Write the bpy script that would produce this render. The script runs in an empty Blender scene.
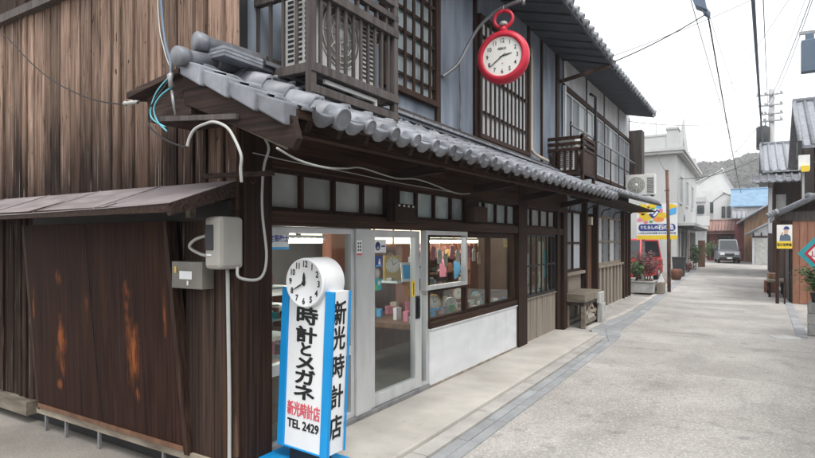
import bpy, bmesh, math, random
from mathutils import Vector, Matrix
random.seed(7)
R = math.radians
scn = bpy.context.scene
C = scn.collection

# ------------------------------------------------------------------ camera
cam_d = bpy.data.cameras.new('camera'); cam = bpy.data.objects.new('camera', cam_d); C.objects.link(cam)
cam.location = (0, 0, 1.66); cam.rotation_euler = (R(90), 0, R(31.5))
cam_d.sensor_width = 36; cam_d.lens = 556/815*36; cam_d.shift_y = 12/815
cam_d.clip_start = .05; cam_d.clip_end = 3000
scn.camera = cam
# ------------------------------------------------------------------ light (overcast day)
SUN_EL, SUN_AZ = R(58), R(128)          # azimuth clockwise from +Y
w = bpy.data.worlds.new('World'); scn.world = w; w.use_nodes = True
nt = w.node_tree; nt.nodes.clear()
out = nt.nodes.new('ShaderNodeOutputWorld'); bg = nt.nodes.new('ShaderNodeBackground')
sky = nt.nodes.new('ShaderNodeTexSky'); sky.sky_type = 'NISHITA'; sky.sun_disc = False
sky.sun_elevation = SUN_EL; sky.sun_rotation = SUN_AZ; sky.dust_density = 3; sky.air_density = 1
hs = nt.nodes.new('ShaderNodeHueSaturation'); hs.inputs['Saturation'].default_value = .12
ad = nt.nodes.new('ShaderNodeMix'); ad.data_type = 'RGBA'; ad.blend_type = 'MIX'
ad.inputs[0].default_value = .72
nt.links.new(sky.outputs[0], hs.inputs['Color']); nt.links.new(hs.outputs[0], ad.inputs[6])
ad.inputs[7].default_value = (9.0, 9.25, 9.6, 1)                   # even cloud cover over the clear sky
nt.links.new(ad.outputs[2], bg.inputs[0]); bg.inputs[1].default_value = .1
nt.links.new(bg.outputs[0], out.inputs[0])
sd = bpy.data.lights.new('sun', 'SUN'); sd.energy = 1.1; sd.angle = R(25); sd.color = (1, .97, .93)
so = bpy.data.objects.new('sun', sd); C.objects.link(so)
sdir = Vector((math.sin(SUN_AZ)*math.cos(SUN_EL), math.cos(SUN_AZ)*math.cos(SUN_EL), math.sin(SUN_EL)))
so.rotation_euler = sdir.to_track_quat('Z', 'Y').to_euler(); so.location = (6, -4, 12)
scn.view_settings.view_transform = 'Standard'; scn.view_settings.look = 'None'
scn.view_settings.gamma = 1; scn.view_settings.use_curve_mapping = False
scn.view_settings.exposure = 1.35
scn.cycles.max_bounces = 7; scn.cycles.transparent_max_bounces = 12; scn.cycles.caustics_reflective = False
scn.cycles.caustics_refractive = False; scn.cycles.sample_clamp_indirect = 6

# ------------------------------------------------------------------ materials
def pm(name, c1, c2, sc=(6, 6, 6), rough=.7, bump=.15, rnd=.2, det=8, metal=0, spec=.35, lo=.3, hi=.7,
       dirt=None, fine=None, weather=None, patches=None, bdist=.01, dist=0.0, rvar=.1):
    m = bpy.data.materials.new(name); m.use_nodes = True
    n = m.node_tree.nodes; l = m.node_tree.links
    b = n['Principled BSDF']; b.inputs['Metallic'].default_value = metal
    b.inputs['Specular IOR Level'].default_value = spec
    tc = n.new('ShaderNodeTexCoord'); at = n.new('ShaderNodeAttribute'); at.attribute_name = 'rnd'
    off = n.new('ShaderNodeVectorMath'); off.operation = 'MULTIPLY_ADD'
    off.inputs[1].default_value = (37, 53, 71)
    l.new(at.outputs['Fac'], off.inputs[0]); l.new(tc.outputs['Object'], off.inputs[2])
    def noise(scale, detail=6, dd=0.0):
        mp = n.new('ShaderNodeMapping'); mp.inputs['Scale'].default_value = scale
        l.new(off.outputs[0], mp.inputs[0])
        x = n.new('ShaderNodeTexNoise'); x.inputs['Scale'].default_value = 1; x.inputs['Detail'].default_value = detail
        x.inputs['Distortion'].default_value = dd
        l.new(mp.outputs[0], x.inputs['Vector']); return x.outputs[0]
    def ramp(v, a, bb, ca=(0, 0, 0, 1), cb=(1, 1, 1, 1)):
        r = n.new('ShaderNodeValToRGB'); e = r.color_ramp.elements
        e[0].position = a; e[1].position = bb; e[0].color = ca; e[1].color = cb
        l.new(v, r.inputs[0]); return r.outputs[0]
    def mix(f, a, bb, mode='MIX'):
        x = n.new('ShaderNodeMix'); x.data_type = 'RGBA'; x.blend_type = mode
        for s, v in ((0, f), (6, a), (7, bb)):
            if isinstance(v, (int, float)): x.inputs[s].default_value = v
            elif isinstance(v, tuple): x.inputs[s].default_value = v
            else: l.new(v, x.inputs[s])
        return x.outputs[2]
    base_n = noise(sc, det, dist)
    col = ramp(base_n, lo, hi, (*c1, 1), (*c2, 1))
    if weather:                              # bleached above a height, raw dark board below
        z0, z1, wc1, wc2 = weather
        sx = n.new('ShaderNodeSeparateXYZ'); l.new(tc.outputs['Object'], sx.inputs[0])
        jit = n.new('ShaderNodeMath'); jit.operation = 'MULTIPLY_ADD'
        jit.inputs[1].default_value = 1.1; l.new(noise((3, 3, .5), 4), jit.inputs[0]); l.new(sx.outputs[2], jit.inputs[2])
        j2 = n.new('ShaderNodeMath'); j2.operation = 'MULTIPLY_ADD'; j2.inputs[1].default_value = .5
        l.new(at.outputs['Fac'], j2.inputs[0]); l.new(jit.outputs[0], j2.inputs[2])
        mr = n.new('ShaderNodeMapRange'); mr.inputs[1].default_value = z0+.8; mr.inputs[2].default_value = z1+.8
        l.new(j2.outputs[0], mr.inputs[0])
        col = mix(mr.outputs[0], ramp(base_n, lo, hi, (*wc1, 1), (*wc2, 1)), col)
    if dirt:
        for (dc, dsc, dl, dh, da) in dirt:
            f = ramp(noise(dsc, 5, .4), dl, dh)
            mm = n.new('ShaderNodeMath'); mm.operation = 'MULTIPLY'; mm.inputs[1].default_value = da
            l.new(f, mm.inputs[0]); col = mix(mm.outputs[0], col, (*dc, 1))
    if patches:                              # worn spots where the brown coat has rubbed away
        pn = ramp(noise((30, 30, 5.0), 8, .6), .34, .58)
        for (px_, py_, pz_, rx, rz) in patches[1]:
            sb = n.new('ShaderNodeVectorMath'); sb.operation = 'SUBTRACT'; sb.inputs[1].default_value = (px_, py_, pz_); l.new(tc.outputs['Object'], sb.inputs[0])
            ml = n.new('ShaderNodeVectorMath'); ml.operation = 'MULTIPLY'; ml.inputs[1].default_value = (1/rx, 0, 1/rz); l.new(sb.outputs[0], ml.inputs[0])
            ln_ = n.new('ShaderNodeVectorMath'); ln_.operation = 'LENGTH'; l.new(ml.outputs[0], ln_.inputs[0])
            mr = n.new('ShaderNodeMapRange'); mr.inputs[1].default_value = 1.25; mr.inputs[2].default_value = .35; wob = n.new('ShaderNodeMath'); wob.operation = 'MULTIPLY_ADD'; wob.inputs[1].default_value = 2.6; l.new(noise((16, 16, 7), 5), wob.inputs[0]); l.new(ln_.outputs['Value'], wob.inputs[2]); mr.inputs[1].default_value = 2.55; mr.inputs[2].default_value = 1.55; l.new(wob.outputs[0], mr.inputs[0])
            mm = n.new('ShaderNodeMath'); mm.operation = 'MULTIPLY'; l.new(mr.outputs[0], mm.inputs[0]); l.new(pn, mm.inputs[1])
            col = mix(mm.outputs[0], col, (*patches[0], 1))
    if fine:
        f = ramp(noise((fine[0],)*3, 3), .3, .7, (1-fine[1],)*3+(1,), (1+fine[1],)*3+(1,))
        col = mix(1.0, col, f, 'MULTIPLY')
    if rnd:
        mr = n.new('ShaderNodeMapRange'); mr.inputs[3].default_value = 1-rnd; mr.inputs[4].default_value = 1+rnd
        l.new(at.outputs['Fac'], mr.inputs[0]); col = mix(1.0, col, mr.outputs[0], 'MULTIPLY')
    l.new(col, b.inputs['Base Color'])
    mr = n.new('ShaderNodeMapRange'); mr.inputs[3].default_value = max(.02, rough-rvar); mr.inputs[4].default_value = min(1, rough+rvar)
    l.new(base_n, mr.inputs[0]); l.new(mr.outputs[0], b.inputs['Roughness'])
    if bump:
        bp = n.new('ShaderNodeBump'); bp.inputs['Strength'].default_value = bump; bp.inputs['Distance'].default_value = bdist
        l.new(base_n if not fine else noise((fine[0],)*3, 3), bp.inputs['Height']); l.new(bp.outputs[0], b.inputs['Normal'])
    return m

def flat(name, c, rough=.5, metal=0, spec=.4, var=.06, emit=0):
    m = pm(name, tuple(x*(1-var) for x in c), tuple(min(1, x*(1+var)) for x in c), (5, 5, 5), rough, .03, .04, 4, metal, spec)
    if emit:
        b = m.node_tree.nodes['Principled BSDF']; b.inputs['Emission Color'].default_value = (*c, 1)
        b.inputs['Emission Strength'].default_value = emit
    return m

def glass(name, tint=(.93, .96, .95), ior=1.5, rough=.01, bump=.02):
    m = bpy.data.materials.new(name); m.use_nodes = True
    n = m.node_tree.nodes; l = m.node_tree.links; n.clear()
    o = n.new('ShaderNodeOutputMaterial'); mx = n.new('ShaderNodeMixShader'); lw = n.new('ShaderNodeLayerWeight')
    tr = n.new('ShaderNodeBsdfTransparent'); gl = n.new('ShaderNodeBsdfGlossy')
    tr.inputs[0].default_value = (*tint, 1); gl.inputs['Roughness'].default_value = rough; lw.inputs['Blend'].default_value = .5
    pw = n.new('ShaderNodeMath'); pw.operation = 'POWER'; pw.inputs[1].default_value = 5; l.new(lw.outputs['Facing'], pw.inputs[0])
    fr = n.new('ShaderNodeMath'); fr.operation = 'MULTIPLY_ADD'; fr.inputs[1].default_value = .95; fr.inputs[2].default_value = .04; l.new(pw.outputs[0], fr.inputs[0])
    tc = n.new('ShaderNodeTexCoord'); nz = n.new('ShaderNodeTexNoise'); nz.inputs['Scale'].default_value = 1.6
    bp = n.new('ShaderNodeBump'); bp.inputs['Strength'].default_value = bump; bp.inputs['Distance'].default_value = .05
    l.new(tc.outputs['Object'], nz.inputs[0]); l.new(nz.outputs[0], bp.inputs['Height']); l.new(bp.outputs[0], gl.inputs['Normal'])
    l.new(fr.outputs[0], mx.inputs[0]); l.new(tr.outputs[0], mx.inputs[1]); l.new(gl.outputs[0], mx.inputs[2]); l.new(mx.outputs[0], o.inputs[0])
    return m

DK = (.012, .009, .008)
M = {}
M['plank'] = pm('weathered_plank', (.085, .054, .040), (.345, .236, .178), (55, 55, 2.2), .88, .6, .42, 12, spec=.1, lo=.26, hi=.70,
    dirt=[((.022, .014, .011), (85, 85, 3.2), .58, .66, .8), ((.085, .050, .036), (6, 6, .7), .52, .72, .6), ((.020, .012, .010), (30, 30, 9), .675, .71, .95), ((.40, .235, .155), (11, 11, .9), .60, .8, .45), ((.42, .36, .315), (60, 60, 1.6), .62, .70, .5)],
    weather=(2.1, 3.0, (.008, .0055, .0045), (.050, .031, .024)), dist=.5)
M['darkplank'] = pm('dark_plank', (.009, .006, .0045), (.058, .035, .026), (60, 60, 1.0), .8, .4, .4, 10, spec=.15,
    dirt=[((.11, .042, .018), (9, 9, .6), .64, .76, .6), ((.06, .05, .045), (50, 50, .8), .66, .78, .4)])
M['shed'] = pm('shutter_board', (.010, .0046, .0034), (.043, .0185, .0125), (45, 45, .8), .68, .25, .15, 10, spec=.1,
    dirt=[((.06, .026, .013), (14, 14, .5), .58, .74, .55), ((.055, .042, .037), (6, 6, 1.2), .64, .8, .35)],
    patches=((.24, .075, .022), [(-.56, .0, .62, .066, .20), (.45, 0, .68, .078, .25), (.40, 0, 1.10, .05, .08), (-.57, 0, 1.20, .04, .06), (-.14, 0, .98, .022, .13), (-1.0, 0, .95, .018, .14), (.85, 0, .98, .020, .16), (.5, 0, .36, .03, .06), (-.6, 0, .30, .04, .04)]))
M['wood_y'] = pm('dark_beam', (.014, .008, .006), (.070, .038, .026), (60, 1.4, 60), .6, .3, .25, 9, spec=.12,
    dirt=[((.07, .052, .045), (40, .9, 40), .62, .8, .35)])
M['wood_z'] = pm('dark_post', (.013, .0075, .0055), (.064, .035, .025), (60, 60, 1.4), .6, .3, .3, 9, spec=.12,
    dirt=[((.085, .035, .019), (12, 12, .6), .64, .78, .45)])
M['wood_x'] = pm('dark_gable_board', (.012, .0075, .006), (.062, .039, .032), (1.4, 50, 50), .75, .4, .25, 10, spec=.15,
    dirt=[((.13, .105, .092), (1.4, 60, 60), .6, .78, .4)])
M['greywood'] = pm('grey_brown_rail', (.052, .044, .040), (.112, .096, .090), (26, 26, 2), .7, .2, .15, 8, spec=.2,
    dirt=[((.03, .023, .02), (22, 22, 1.5), .58, .75, .5)])
M['soffit'] = pm('soffit_board', (.022, .0155, .013), (.062, .045, .037), (2, 14, 14), .8, .2, .25, 7, spec=.1)
M['soffit2'] = pm('grey_soffit', (.055, .058, .068), (.10, .105, .12), (2, 6, 6), .85, .2, .15, 7, spec=.15)
M['plaster'] = pm('blue_grey_plaster', (.175, .205, .25), (.30, .34, .395), (5, 5, .9), .85, .15, .05, 9, spec=.2, lo=.35, hi=.68,
    dirt=[((.13, .145, .17), (14, 14, .45), .55, .75, .6), ((.40, .43, .47), (10, 10, 6), .66, .8, .35)])
M['plaster_w'] = pm('white_plaster', (.42, .44, .46), (.62, .63, .64), (3, 3, 1), .85, .1, .05, 8, spec=.2,
    dirt=[((.25, .25, .25), (8, 8, .6), .6, .8, .5)])
M['tile'] = pm('grey_roof_tile', (.128, .135, .150), (.235, .247, .272), (9, 9, 9), .45, .16, .30, 8, spec=.45,
    dirt=[((.12, .12, .115), (6, 6, 6), .6, .75, .5), ((.36, .36, .34), (30, 30, 30), .64, .72, .4), ((.09, .085, .075), (14, 14, 14), .64, .74, .5)])
M['tile_d'] = pm('dark_roof_tile', (.12, .125, .135), (.26, .27, .29), (7, 7, 7), .5, .12, .2, 8, spec=.4)
M['tin'] = pm('faded_roof_sheet', (.185, .155, .155), (.30, .262, .265), (3, 8, 3), .5, .08, .1, 7, metal=.1, spec=.4,
    dirt=[((.16, .09, .07), (4, 14, 4), .6, .78, .55)])
M['rust'] = pm('rusty_steel', (.06, .03, .022), (.17, .085, .055), (20, 20, 8), .8, .3, .1, 8)
M['alu'] = pm('aluminium_frame', (.50, .51, .515), (.62, .63, .635), (6, 6, 2), .4, .03, .05, 5, metal=.25, spec=.5,
    dirt=[((.28, .27, .26), (8, 8, 2), .6, .8, .4)])
M['footing'] = pm('stained_footing', (.17, .135, .105), (.34, .30, .25), (9, 9, 9), .9, .3, .05, 8, dirt=[((.10, .07, .05), (14, 14, 14), .56, .74, .6)])
M['white'] = pm('white_paint', (.70, .71, .72), (.80, .81, .82), (6, 6, 3), .5, .04, .03, 6, dirt=[((.5, .5, .49), (7, 7, 1.5), .62, .82, .4)])
M['white_panel'] = pm('white_wall_panel', (.62, .635, .65), (.74, .75, .765), (6, 2, 6), .6, .1, .05, 6, dirt=[((.36, .34, .31), (16, 16, 1.2), .66, .74, .4), ((.44, .44, .43), (5, 5, 1.2), .6, .8, .4)])
M['beige'] = pm('beige_board', (.20, .165, .13), (.33, .285, .235), (20, 20, 1), .75, .25, .12, 8, dirt=[((.13, .10, .085), (18, 18, .7), .58, .75, .5)])
M['oldwood'] = pm('bare_grey_wood', (.13, .105, .08), (.30, .26, .2), (3, 14, 14), .85, .4, .25, 9, dirt=[((.08, .07, .055), (8, 8, 8), .6, .75, .5)])
M['concrete'] = pm('pale_concrete', (.36, .338, .305), (.50, .472, .432), (2.2, 2.2, 2.2), .85, .2, .04, 9, spec=.2,
    dirt=[((.30, .275, .25), (1.2, 2.6, 2), .58, .78, .55), ((.22, .2, .18), (9, 9, 9), .66, .76, .45)], fine=(160, .10), bdist=.003)
M['kerbcon'] = pm('rough_concrete', (.30, .285, .265), (.43, .41, .385), (3, 3, 3), .9, .3, .05, 9, spec=.15,
    dirt=[((.19, .18, .165), (5, 5, 5), .6, .76, .5)], fine=(120, .2), bdist=.004)
M['road'] = pm('worn_road_surface', (.285, .268, .248), (.405, .384, .358), (.9, .9, .9), .92, .6, .0, 9, spec=.15, lo=.35, hi=.68,
    dirt=[((.17, .16, .155), (1.4, .55, 1), .57, .72, .5), ((.45, .43, .41), (2.6, 1.2, 1), .62, .78, .4), ((.14, .135, .13), (.45, 2.2, 1), .62, .74, .4), ((.50, .48, .455), (55, 55, 55), .60, .67, .5), ((.13, .125, .118), (50, 50, 50), .60, .67, .5), ((.15, .145, .14), (5, 5, 5), .60, .72, .45)], fine=(55, .20), bdist=.010)
M['strip'] = pm('blue_grey_kerb_stone', (.232, .238, .245), (.322, .328, .335), (3, 3, 3), .75, .25, .09, 8, spec=.25,
    dirt=[((.36, .36, .35), (9, 9, 9), .6, .76, .45)], fine=(110, .14), bdist=.004)
M['ground'] = pm('packed_ground', (.22, .195, .17), (.34, .31, .275), (1.4, 1.4, 1.4), .95, .3, 0, 9, spec=.1,
    dirt=[((.14, .12, .10), (.9, .9, .9), .58, .75, .5), ((.10, .12, .06), (2.4, 2.4, 2), .68, .76, .5)], fine=(70, .18), bdist=.006)
M['yard'] = pm('yard_paving', (.17, .155, .138), (.28, .258, .23), (1.1, 1.1, 1.1), .92, .35, 0, 9, spec=.12,
    dirt=[((.19, .175, .155), (1.6, 3, 2), .57, .72, .6), ((.16, .17, .11), (4, 4, 4), .68, .76, .5)], fine=(80, .18), bdist=.006)
M['glass'] = glass('window_glass')
M['glass_d'] = glass('old_window_glass', (.55, .6, .6), 1.5, .04, .08)
M['frost'] = pm('frosted_pane', (.30, .315, .30), (.46, .475, .455), (2.2, 2.2, 2.2), .22, .05, .16, 5, spec=.5,
    dirt=[((.58, .60, .60), (3, 3, 1.4), .56, .75, .5), ((.18, .19, .18), (4, 4, 2), .62, .75, .4)])
M['frost_b'] = pm('blue_frosted_pane', (.27, .34, .35), (.42, .49, .49), (3, 3, 2), .25, .05, .2, 5, spec=.5)
M['curtain'] = pm('pale_curtain', (.40, .43, .46), (.56, .59, .61), (14, 14, 1), .6, .1, .1, 5)
M['curtain_d'] = pm('grey_curtain', (.16, .18, .20), (.26, .285, .31), (14, 14, 1), .5, .1, .15, 5)
M['iron'] = flat('black_iron', (.02, .02, .022), .5)
M['black'] = flat('black_paint', (.012, .012, .013), .5)
M['blue'] = pm('sign_blue', (.005, .235, .56), (.010, .29, .64), (5, 5, 2), .4, .03, .03, 5, dirt=[((.03, .18, .36), (8, 8, 2), .62, .8, .4)])
M['signwhite'] = pm('sign_white', (.72, .73, .735), (.80, .81, .81), (5, 5, 2), .4, .02, .02, 5, dirt=[((.42, .39, .35), (26, 26, 4), .67, .76, .35), ((.58, .57, .54), (6, 6, 1.2), .6, .82, .45)])
M['red'] = pm('clock_red', (.50, .018, .04), (.62, .03, .06), (6, 6, 6), .42, .03, .03, 5, dirt=[((.40, .06, .07), (6, 6, 3), .6, .8, .5)])
M['redtext'] = flat('faded_red_ink', (.62, .10, .13), .6)
M['plastic_g'] = pm('grey_meter_plastic', (.25, .24, .215), (.34, .33, .30), (5, 5, 3), .45, .04, .05, 5, dirt=[((.16, .145, .12), (6, 6, 1.5), .58, .78, .5)])
M['plastic_d'] = pm('smoky_box_plastic', (.13, .125, .11), (.21, .20, .175), (5, 5, 3), .35, .04, .05, 5)
M['ac'] = flat('air_conditioner_white', (.68, .68, .65), .45)
M['slot'] = flat('dark_slot', (.03, .032, .035), .6)
M['cable_w'] = flat('pale_conduit', (.40, .40, .38), .5)
M['cable_b'] = flat('black_cable', (.012, .012, .012), .55)
M['cable_c'] = flat('cyan_wire', (.12, .42, .50), .5)
M['cable_s'] = flat('steel_blue_cable', (.10, .14, .19), .5)
M['galv'] = pm('galvanised_pipe', (.22, .225, .23), (.36, .365, .37), (8, 8, 8), .45, .05, .05, 6, metal=.6)
M['wall_in'] = pm('shop_plaster', (.42, .41, .385), (.54, .53, .50), (3, 3, 2), .85, .05, .05, 5)
M['floor_in'] = pm('shop_floor', (.16, .15, .14), (.24, .23, .21), (3, 3, 2), .6, .05, .05, 5)
M['cab'] = pm('brown_cabinet', (.10, .05, .03), (.20, .105, .06), (12, 12, 1.5), .45, .1, .15, 6)
M['cab_r'] = pm('reddish_panel', (.20, .075, .05), (.30, .13, .09), (10, 10, 1.5), .5, .1, .15, 6)
M['cream'] = flat('cream_panel', (.62, .54, .42), .5)
M['gold'] = flat('brass_rim', (.55, .38, .12), .35, .8)
M['dial'] = flat('cream_dial', (.78, .77, .72), .45)
M['teal'] = flat('teal_print', (.03, .32, .36), .5)
M['navy'] = flat('navy_print', (.03, .06, .24), .5)
M['lblue'] = flat('light_blue_print', (.10, .42, .78), .5)
M['yellow'] = flat('yellow_print', (.78, .55, .04), .5)
M['orange'] = flat('orange_print', (.78, .28, .06), .5)
M['pink'] = flat('pink_print', (.70, .25, .35), .5)
M['green'] = flat('green_print', (.10, .40, .14), .5)
M['skin'] = flat('printed_skin', (.62, .40, .28), .6)
M['lamp'] = flat('lit_tube', (1, .98, .92), .5, emit=130)
M['showlight'] = flat('lit_showcase_panel', (1, .86, .66), .5, emit=1.1)
M['lamp2'] = flat('lit_showcase_tube', (1, .90, .74), .5, emit=22)
M['orangewall'] = pm('orange_brown_sheet', (.22, .098, .06), (.33, .16, .105), (8, 8, 1), .7, .1, .12, 7, dirt=[((.18, .08, .05), (10, 10, .8), .58, .75, .5)])
M['redwall'] = pm('red_brown_boards', (.16, .04, .045), (.26, .075, .075), (10, 10, 1), .75, .1, .15, 6)
M['tanwood'] = pm('tan_boards', (.17, .095, .055), (.38, .235, .14), (10, 10, .9), .8, .2, .3, 7)
M['tarp'] = pm('blue_tarp', (.10, .18, .27), (.18, .28, .38), (2, 2, 2), .5, .3, .05, 6, bdist=.1)
M['terrac'] = pm('red_brown_tiles', (.16, .085, .07), (.28, .17, .145), (4, 4, 4), .7, .1, .15, 6)
M['farwhite'] = pm('far_white_render', (.50, .50, .495), (.62, .62, .61), (.8, .8, .5), .85, .05, .05, 6)
M['west'] = pm('pale_grey_render', (.40, .405, .40), (.50, .505, .495), (.9, .9, .5), .85, .08, .05, 8, dirt=[((.33, .335, .33), (2.2, 2.2, .35), .56, .76, .6)])
M['leaf'] = pm('green_leaves', (.022, .05, .014), (.075, .13, .035), (8, 8, 8), .55, .0, .45, 3)
M['leaf_r'] = pm('reddish_leaves', (.075, .03, .03), (.20, .085, .08), (8, 8, 8), .55, .0, .45, 3)
M['stem'] = pm('plant_stem', (.05, .035, .02), (.11, .08, .05), (8, 8, 8), .8, .1, .2, 4)
M['clay'] = pm('clay_pot', (.13, .055, .035), (.22, .10, .065), (6, 6, 6), .7, .1, .1, 5)
M['block'] = pm('grey_block', (.30, .30, .29), (.45, .45, .43), (6, 6, 6), .9, .3, .1, 8, fine=(60, .15))
M['silver'] = flat('silver_car_paint', (.19, .20, .215), .35, .3)
M['carred'] = flat('red_car_paint', (.50, .02, .03), .3)
M['carglass'] = flat('dark_car_glass', (.02, .025, .03), .08, 0, .6)
M['tyre'] = flat('tyre_rubber', (.02, .02, .02), .8)
M['hill'] = pm('wooded_hill', (.05, .047, .040), (.10, .092, .084), (.03, .03, .03), .95, .0, 0, 10, spec=.05, lo=.38, hi=.64,
    dirt=[((.06, .075, .05), (.012, .012, .012), .5, .65, .6), ((.24, .22, .205), (.08, .08, .08), .6, .72, .5)])
M['crown'] = pm('grove_leaves', (.030, .032, .024), (.105, .092, .080), (.08, .08, .08), .95, 0, .5, 4, spec=.05)
M['pole'] = pm('concrete_pole', (.30, .30, .30), (.40, .40, .40), (5, 5, 1), .8, .05, .03, 5)

# ------------------------------------------------------------------ mesh helpers
XF = {}
class MB:
    def __init__(s): s.v = []; s.f = []; s.mi = []; s.r = []; s.sm = []; s.m = 0; s.T = None; s.jit = None
    def add(s, vs, fs, smooth=False, r=None):
        n = len(s.v); T = s.T
        s.v += [tuple(T @ Vector(p)) if T else tuple(p) for p in vs]
        r = random.random() if r is None else r
        for f in fs:
            s.f.append(tuple(i+n for i in f)); s.mi.append(s.m); s.r.append(r); s.sm.append(smooth)
        return s
    def box(s, x0, x1, y0, y1, z0, z1, r=None):
        return s.add([(x0, y0, z0), (x1, y0, z0), (x1, y1, z0), (x0, y1, z0), (x0, y0, z1), (x1, y0, z1), (x1, y1, z1), (x0, y1, z1)],
                     [(0, 3, 2, 1), (4, 5, 6, 7), (0, 1, 5, 4), (1, 2, 6, 5), (2, 3, 7, 6), (3, 0, 4, 7)], r=r)
    def hexa(s, p, r=None):                 # eight corners, bottom ring then top ring
        return s.add(p, [(0, 3, 2, 1), (4, 5, 6, 7), (0, 1, 5, 4), (1, 2, 6, 5), (2, 3, 7, 6), (3, 0, 4, 7)], r=r)
    def bar(s, p, q, w, h, up=(0, 0, 1), r=None):
        p, q = Vector(p), Vector(q); d = (q-p).normalized(); u = Vector(up)
        sx = d.cross(u)
        if sx.length < 1e-4: sx = d.cross(Vector((1, 0, 0)))
        sx.normalize(); u = sx.cross(d)
        c = [(-w/2, -h/2), (w/2, -h/2), (w/2, h/2), (-w/2, h/2)]
        vs = [e+sx*a+u*b for e in (p, q) for a, b in c]
        return s.add(vs, [(0, 1, 2, 3), (7, 6, 5, 4), (0, 4, 5, 1), (1, 5, 6, 2), (2, 6, 7, 3), (3, 7, 4, 0)], r=r)
    def tube(s, pts, rad, n=8, r=None, cap=True):
        pts = [Vector(p) for p in pts]; rs = rad if isinstance(rad, (list, tuple)) else [rad]*len(pts)
        vs = []; fs = []; prev = None
        for i, p in enumerate(pts):
            d = (pts[min(i+1, len(pts)-1)]-pts[max(i-1, 0)])
            d = d.normalized() if d.length > 1e-9 else Vector((0, 0, 1))
            a = prev if prev is not None else (Vector((0, 0, 1)) if abs(d.z) < .9 else Vector((1, 0, 0)))
            sx = a - d*a.dot(d)
            if sx.length < 1e-5: sx = d.orthogonal()
            sx.normalize(); prev = sx; sy = d.cross(sx)
            vs += [p+sx*math.cos(2*math.pi*k/n)*rs[i]+sy*math.sin(2*math.pi*k/n)*rs[i] for k in range(n)]
        for i in range(len(pts)-1):
            for k in range(n):
                a, b = i*n+k, i*n+(k+1) % n; fs.append((a, b, b+n, a+n))
        if cap: fs += [tuple(range(n))[::-1], tuple(range((len(pts)-1)*n, len(pts)*n))]
        return s.add(vs, fs, True, r)
    def lathe(s, prof, n=24, Mx=None, r=None, smooth=True):   # (radius, height) about local Z
        vs = []; fs = []
        for (rr, z) in prof: vs += [(rr*math.cos(2*math.pi*k/n), rr*math.sin(2*math.pi*k/n), z) for k in range(n)]
        for i in range(len(prof)-1):
            for k in range(n):
                a, b = i*n+k, i*n+(k+1) % n; fs.append((a, b, b+n, a+n))
        if prof[0][0] > 1e-6: fs.append(tuple(range(n))[::-1])
        if prof[-1][0] > 1e-6: fs.append(tuple(range((len(prof)-1)*n, len(prof)*n)))
        if Mx: vs = [Mx @ Vector(p) for p in vs]
        return s.add(vs, fs, smooth, r)
    def prism(s, poly, fn, a, b, r=None):   # polygon swept from a to b; fn(u, v, t) -> xyz
        n = len(poly); vs = [fn(u, v, a) for u, v in poly]+[fn(u, v, b) for u, v in poly]
        fs = [tuple(range(n))[::-1], tuple(range(n, 2*n))]+[(i, (i+1) % n, n+(i+1) % n, n+i) for i in range(n)]
        return s.add(vs, fs, r=r)
    def quad(s, a, b, c, d, r=None): return s.add([a, b, c, d], [(0, 1, 2, 3)], r=r)
    def text(s, body, size, Mx, ext=.001, bold=0, align='CENTER', sx=1.0):
        cu = bpy.data.curves.new('t', 'FONT'); cu.body = body; cu.size = size; cu.extrude = ext; cu.offset = bold
        cu.align_x = align; cu.align_y = 'CENTER'; cu.resolution_u = 3
        o = bpy.data.objects.new('t', cu); C.objects.link(o)
        dg = bpy.context.evaluated_depsgraph_get()
        me = bpy.data.meshes.new_from_object(o.evaluated_get(dg))
        s.add([Mx @ Vector((v.co.x*sx, v.co.y, v.co.z)) for v in me.vertices], [tuple(p.vertices) for p in me.polygons])
        bpy.data.objects.remove(o); bpy.data.curves.remove(cu); bpy.data.meshes.remove(me); return s
    def build(s, name, mats, parent=None, bevel=0, local=False, **props):
        if not isinstance(mats, (list, tuple)): mats = [mats]
        me = bpy.data.meshes.new(name); vs = s.v
        if parent is not None and not local:
            inv = XF[parent.name].inverted(); vs = [tuple(inv @ Vector(p)) for p in vs]
        me.from_pydata(vs, [], s.f); me.update()
        for m in mats: me.materials.append(M[m] if isinstance(m, str) else m)
        me.polygons.foreach_set('material_index', s.mi); me.polygons.foreach_set('use_smooth', s.sm)
        a = me.attributes.new('rnd', 'FLOAT', 'FACE'); a.data.foreach_set('value', s.r)
        bm = bmesh.new(); bm.from_mesh(me); bmesh.ops.recalc_face_normals(bm, faces=bm.faces); bm.to_mesh(me); bm.free()
        o = bpy.data.objects.new(name, me); C.objects.link(o)
        if parent is not None: o.parent = parent; XF[o.name] = XF[parent.name]
        else: XF[o.name] = Matrix.Identity(4)
        if bevel:
            b = o.modifiers.new('bevel', 'BEVEL'); b.width = bevel; b.segments = 2; b.limit_method = 'ANGLE'
        for k, v in props.items(): o[k] = v
        return o
def thing(name, label, cat, loc=(0, 0, 0), rot=(0, 0, 0), group=None):
    o = bpy.data.objects.new(name, None); C.objects.link(o); o.location = loc; o.rotation_euler = rot
    o.empty_display_size = .2
    XF[o.name] = Matrix.LocRotScale(Vector(loc), __import__('mathutils').Euler(rot), None)
    o['label'] = label; o['category'] = cat
    if group: o['group'] = group
    return o
def tag(o, label, cat, group=None, kind=None):
    if label: o['label'] = label
    if cat: o['category'] = cat
    if group: o['group'] = group
    if kind: o['kind'] = kind
    return o
def copy_tree(o, parent=None):
    c = o.copy(); C.objects.link(c); XF[c.name] = XF[o.name]
    if parent is not None: c.parent = parent
    for ch in list(o.children): copy_tree(ch, c)
    return c
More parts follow.
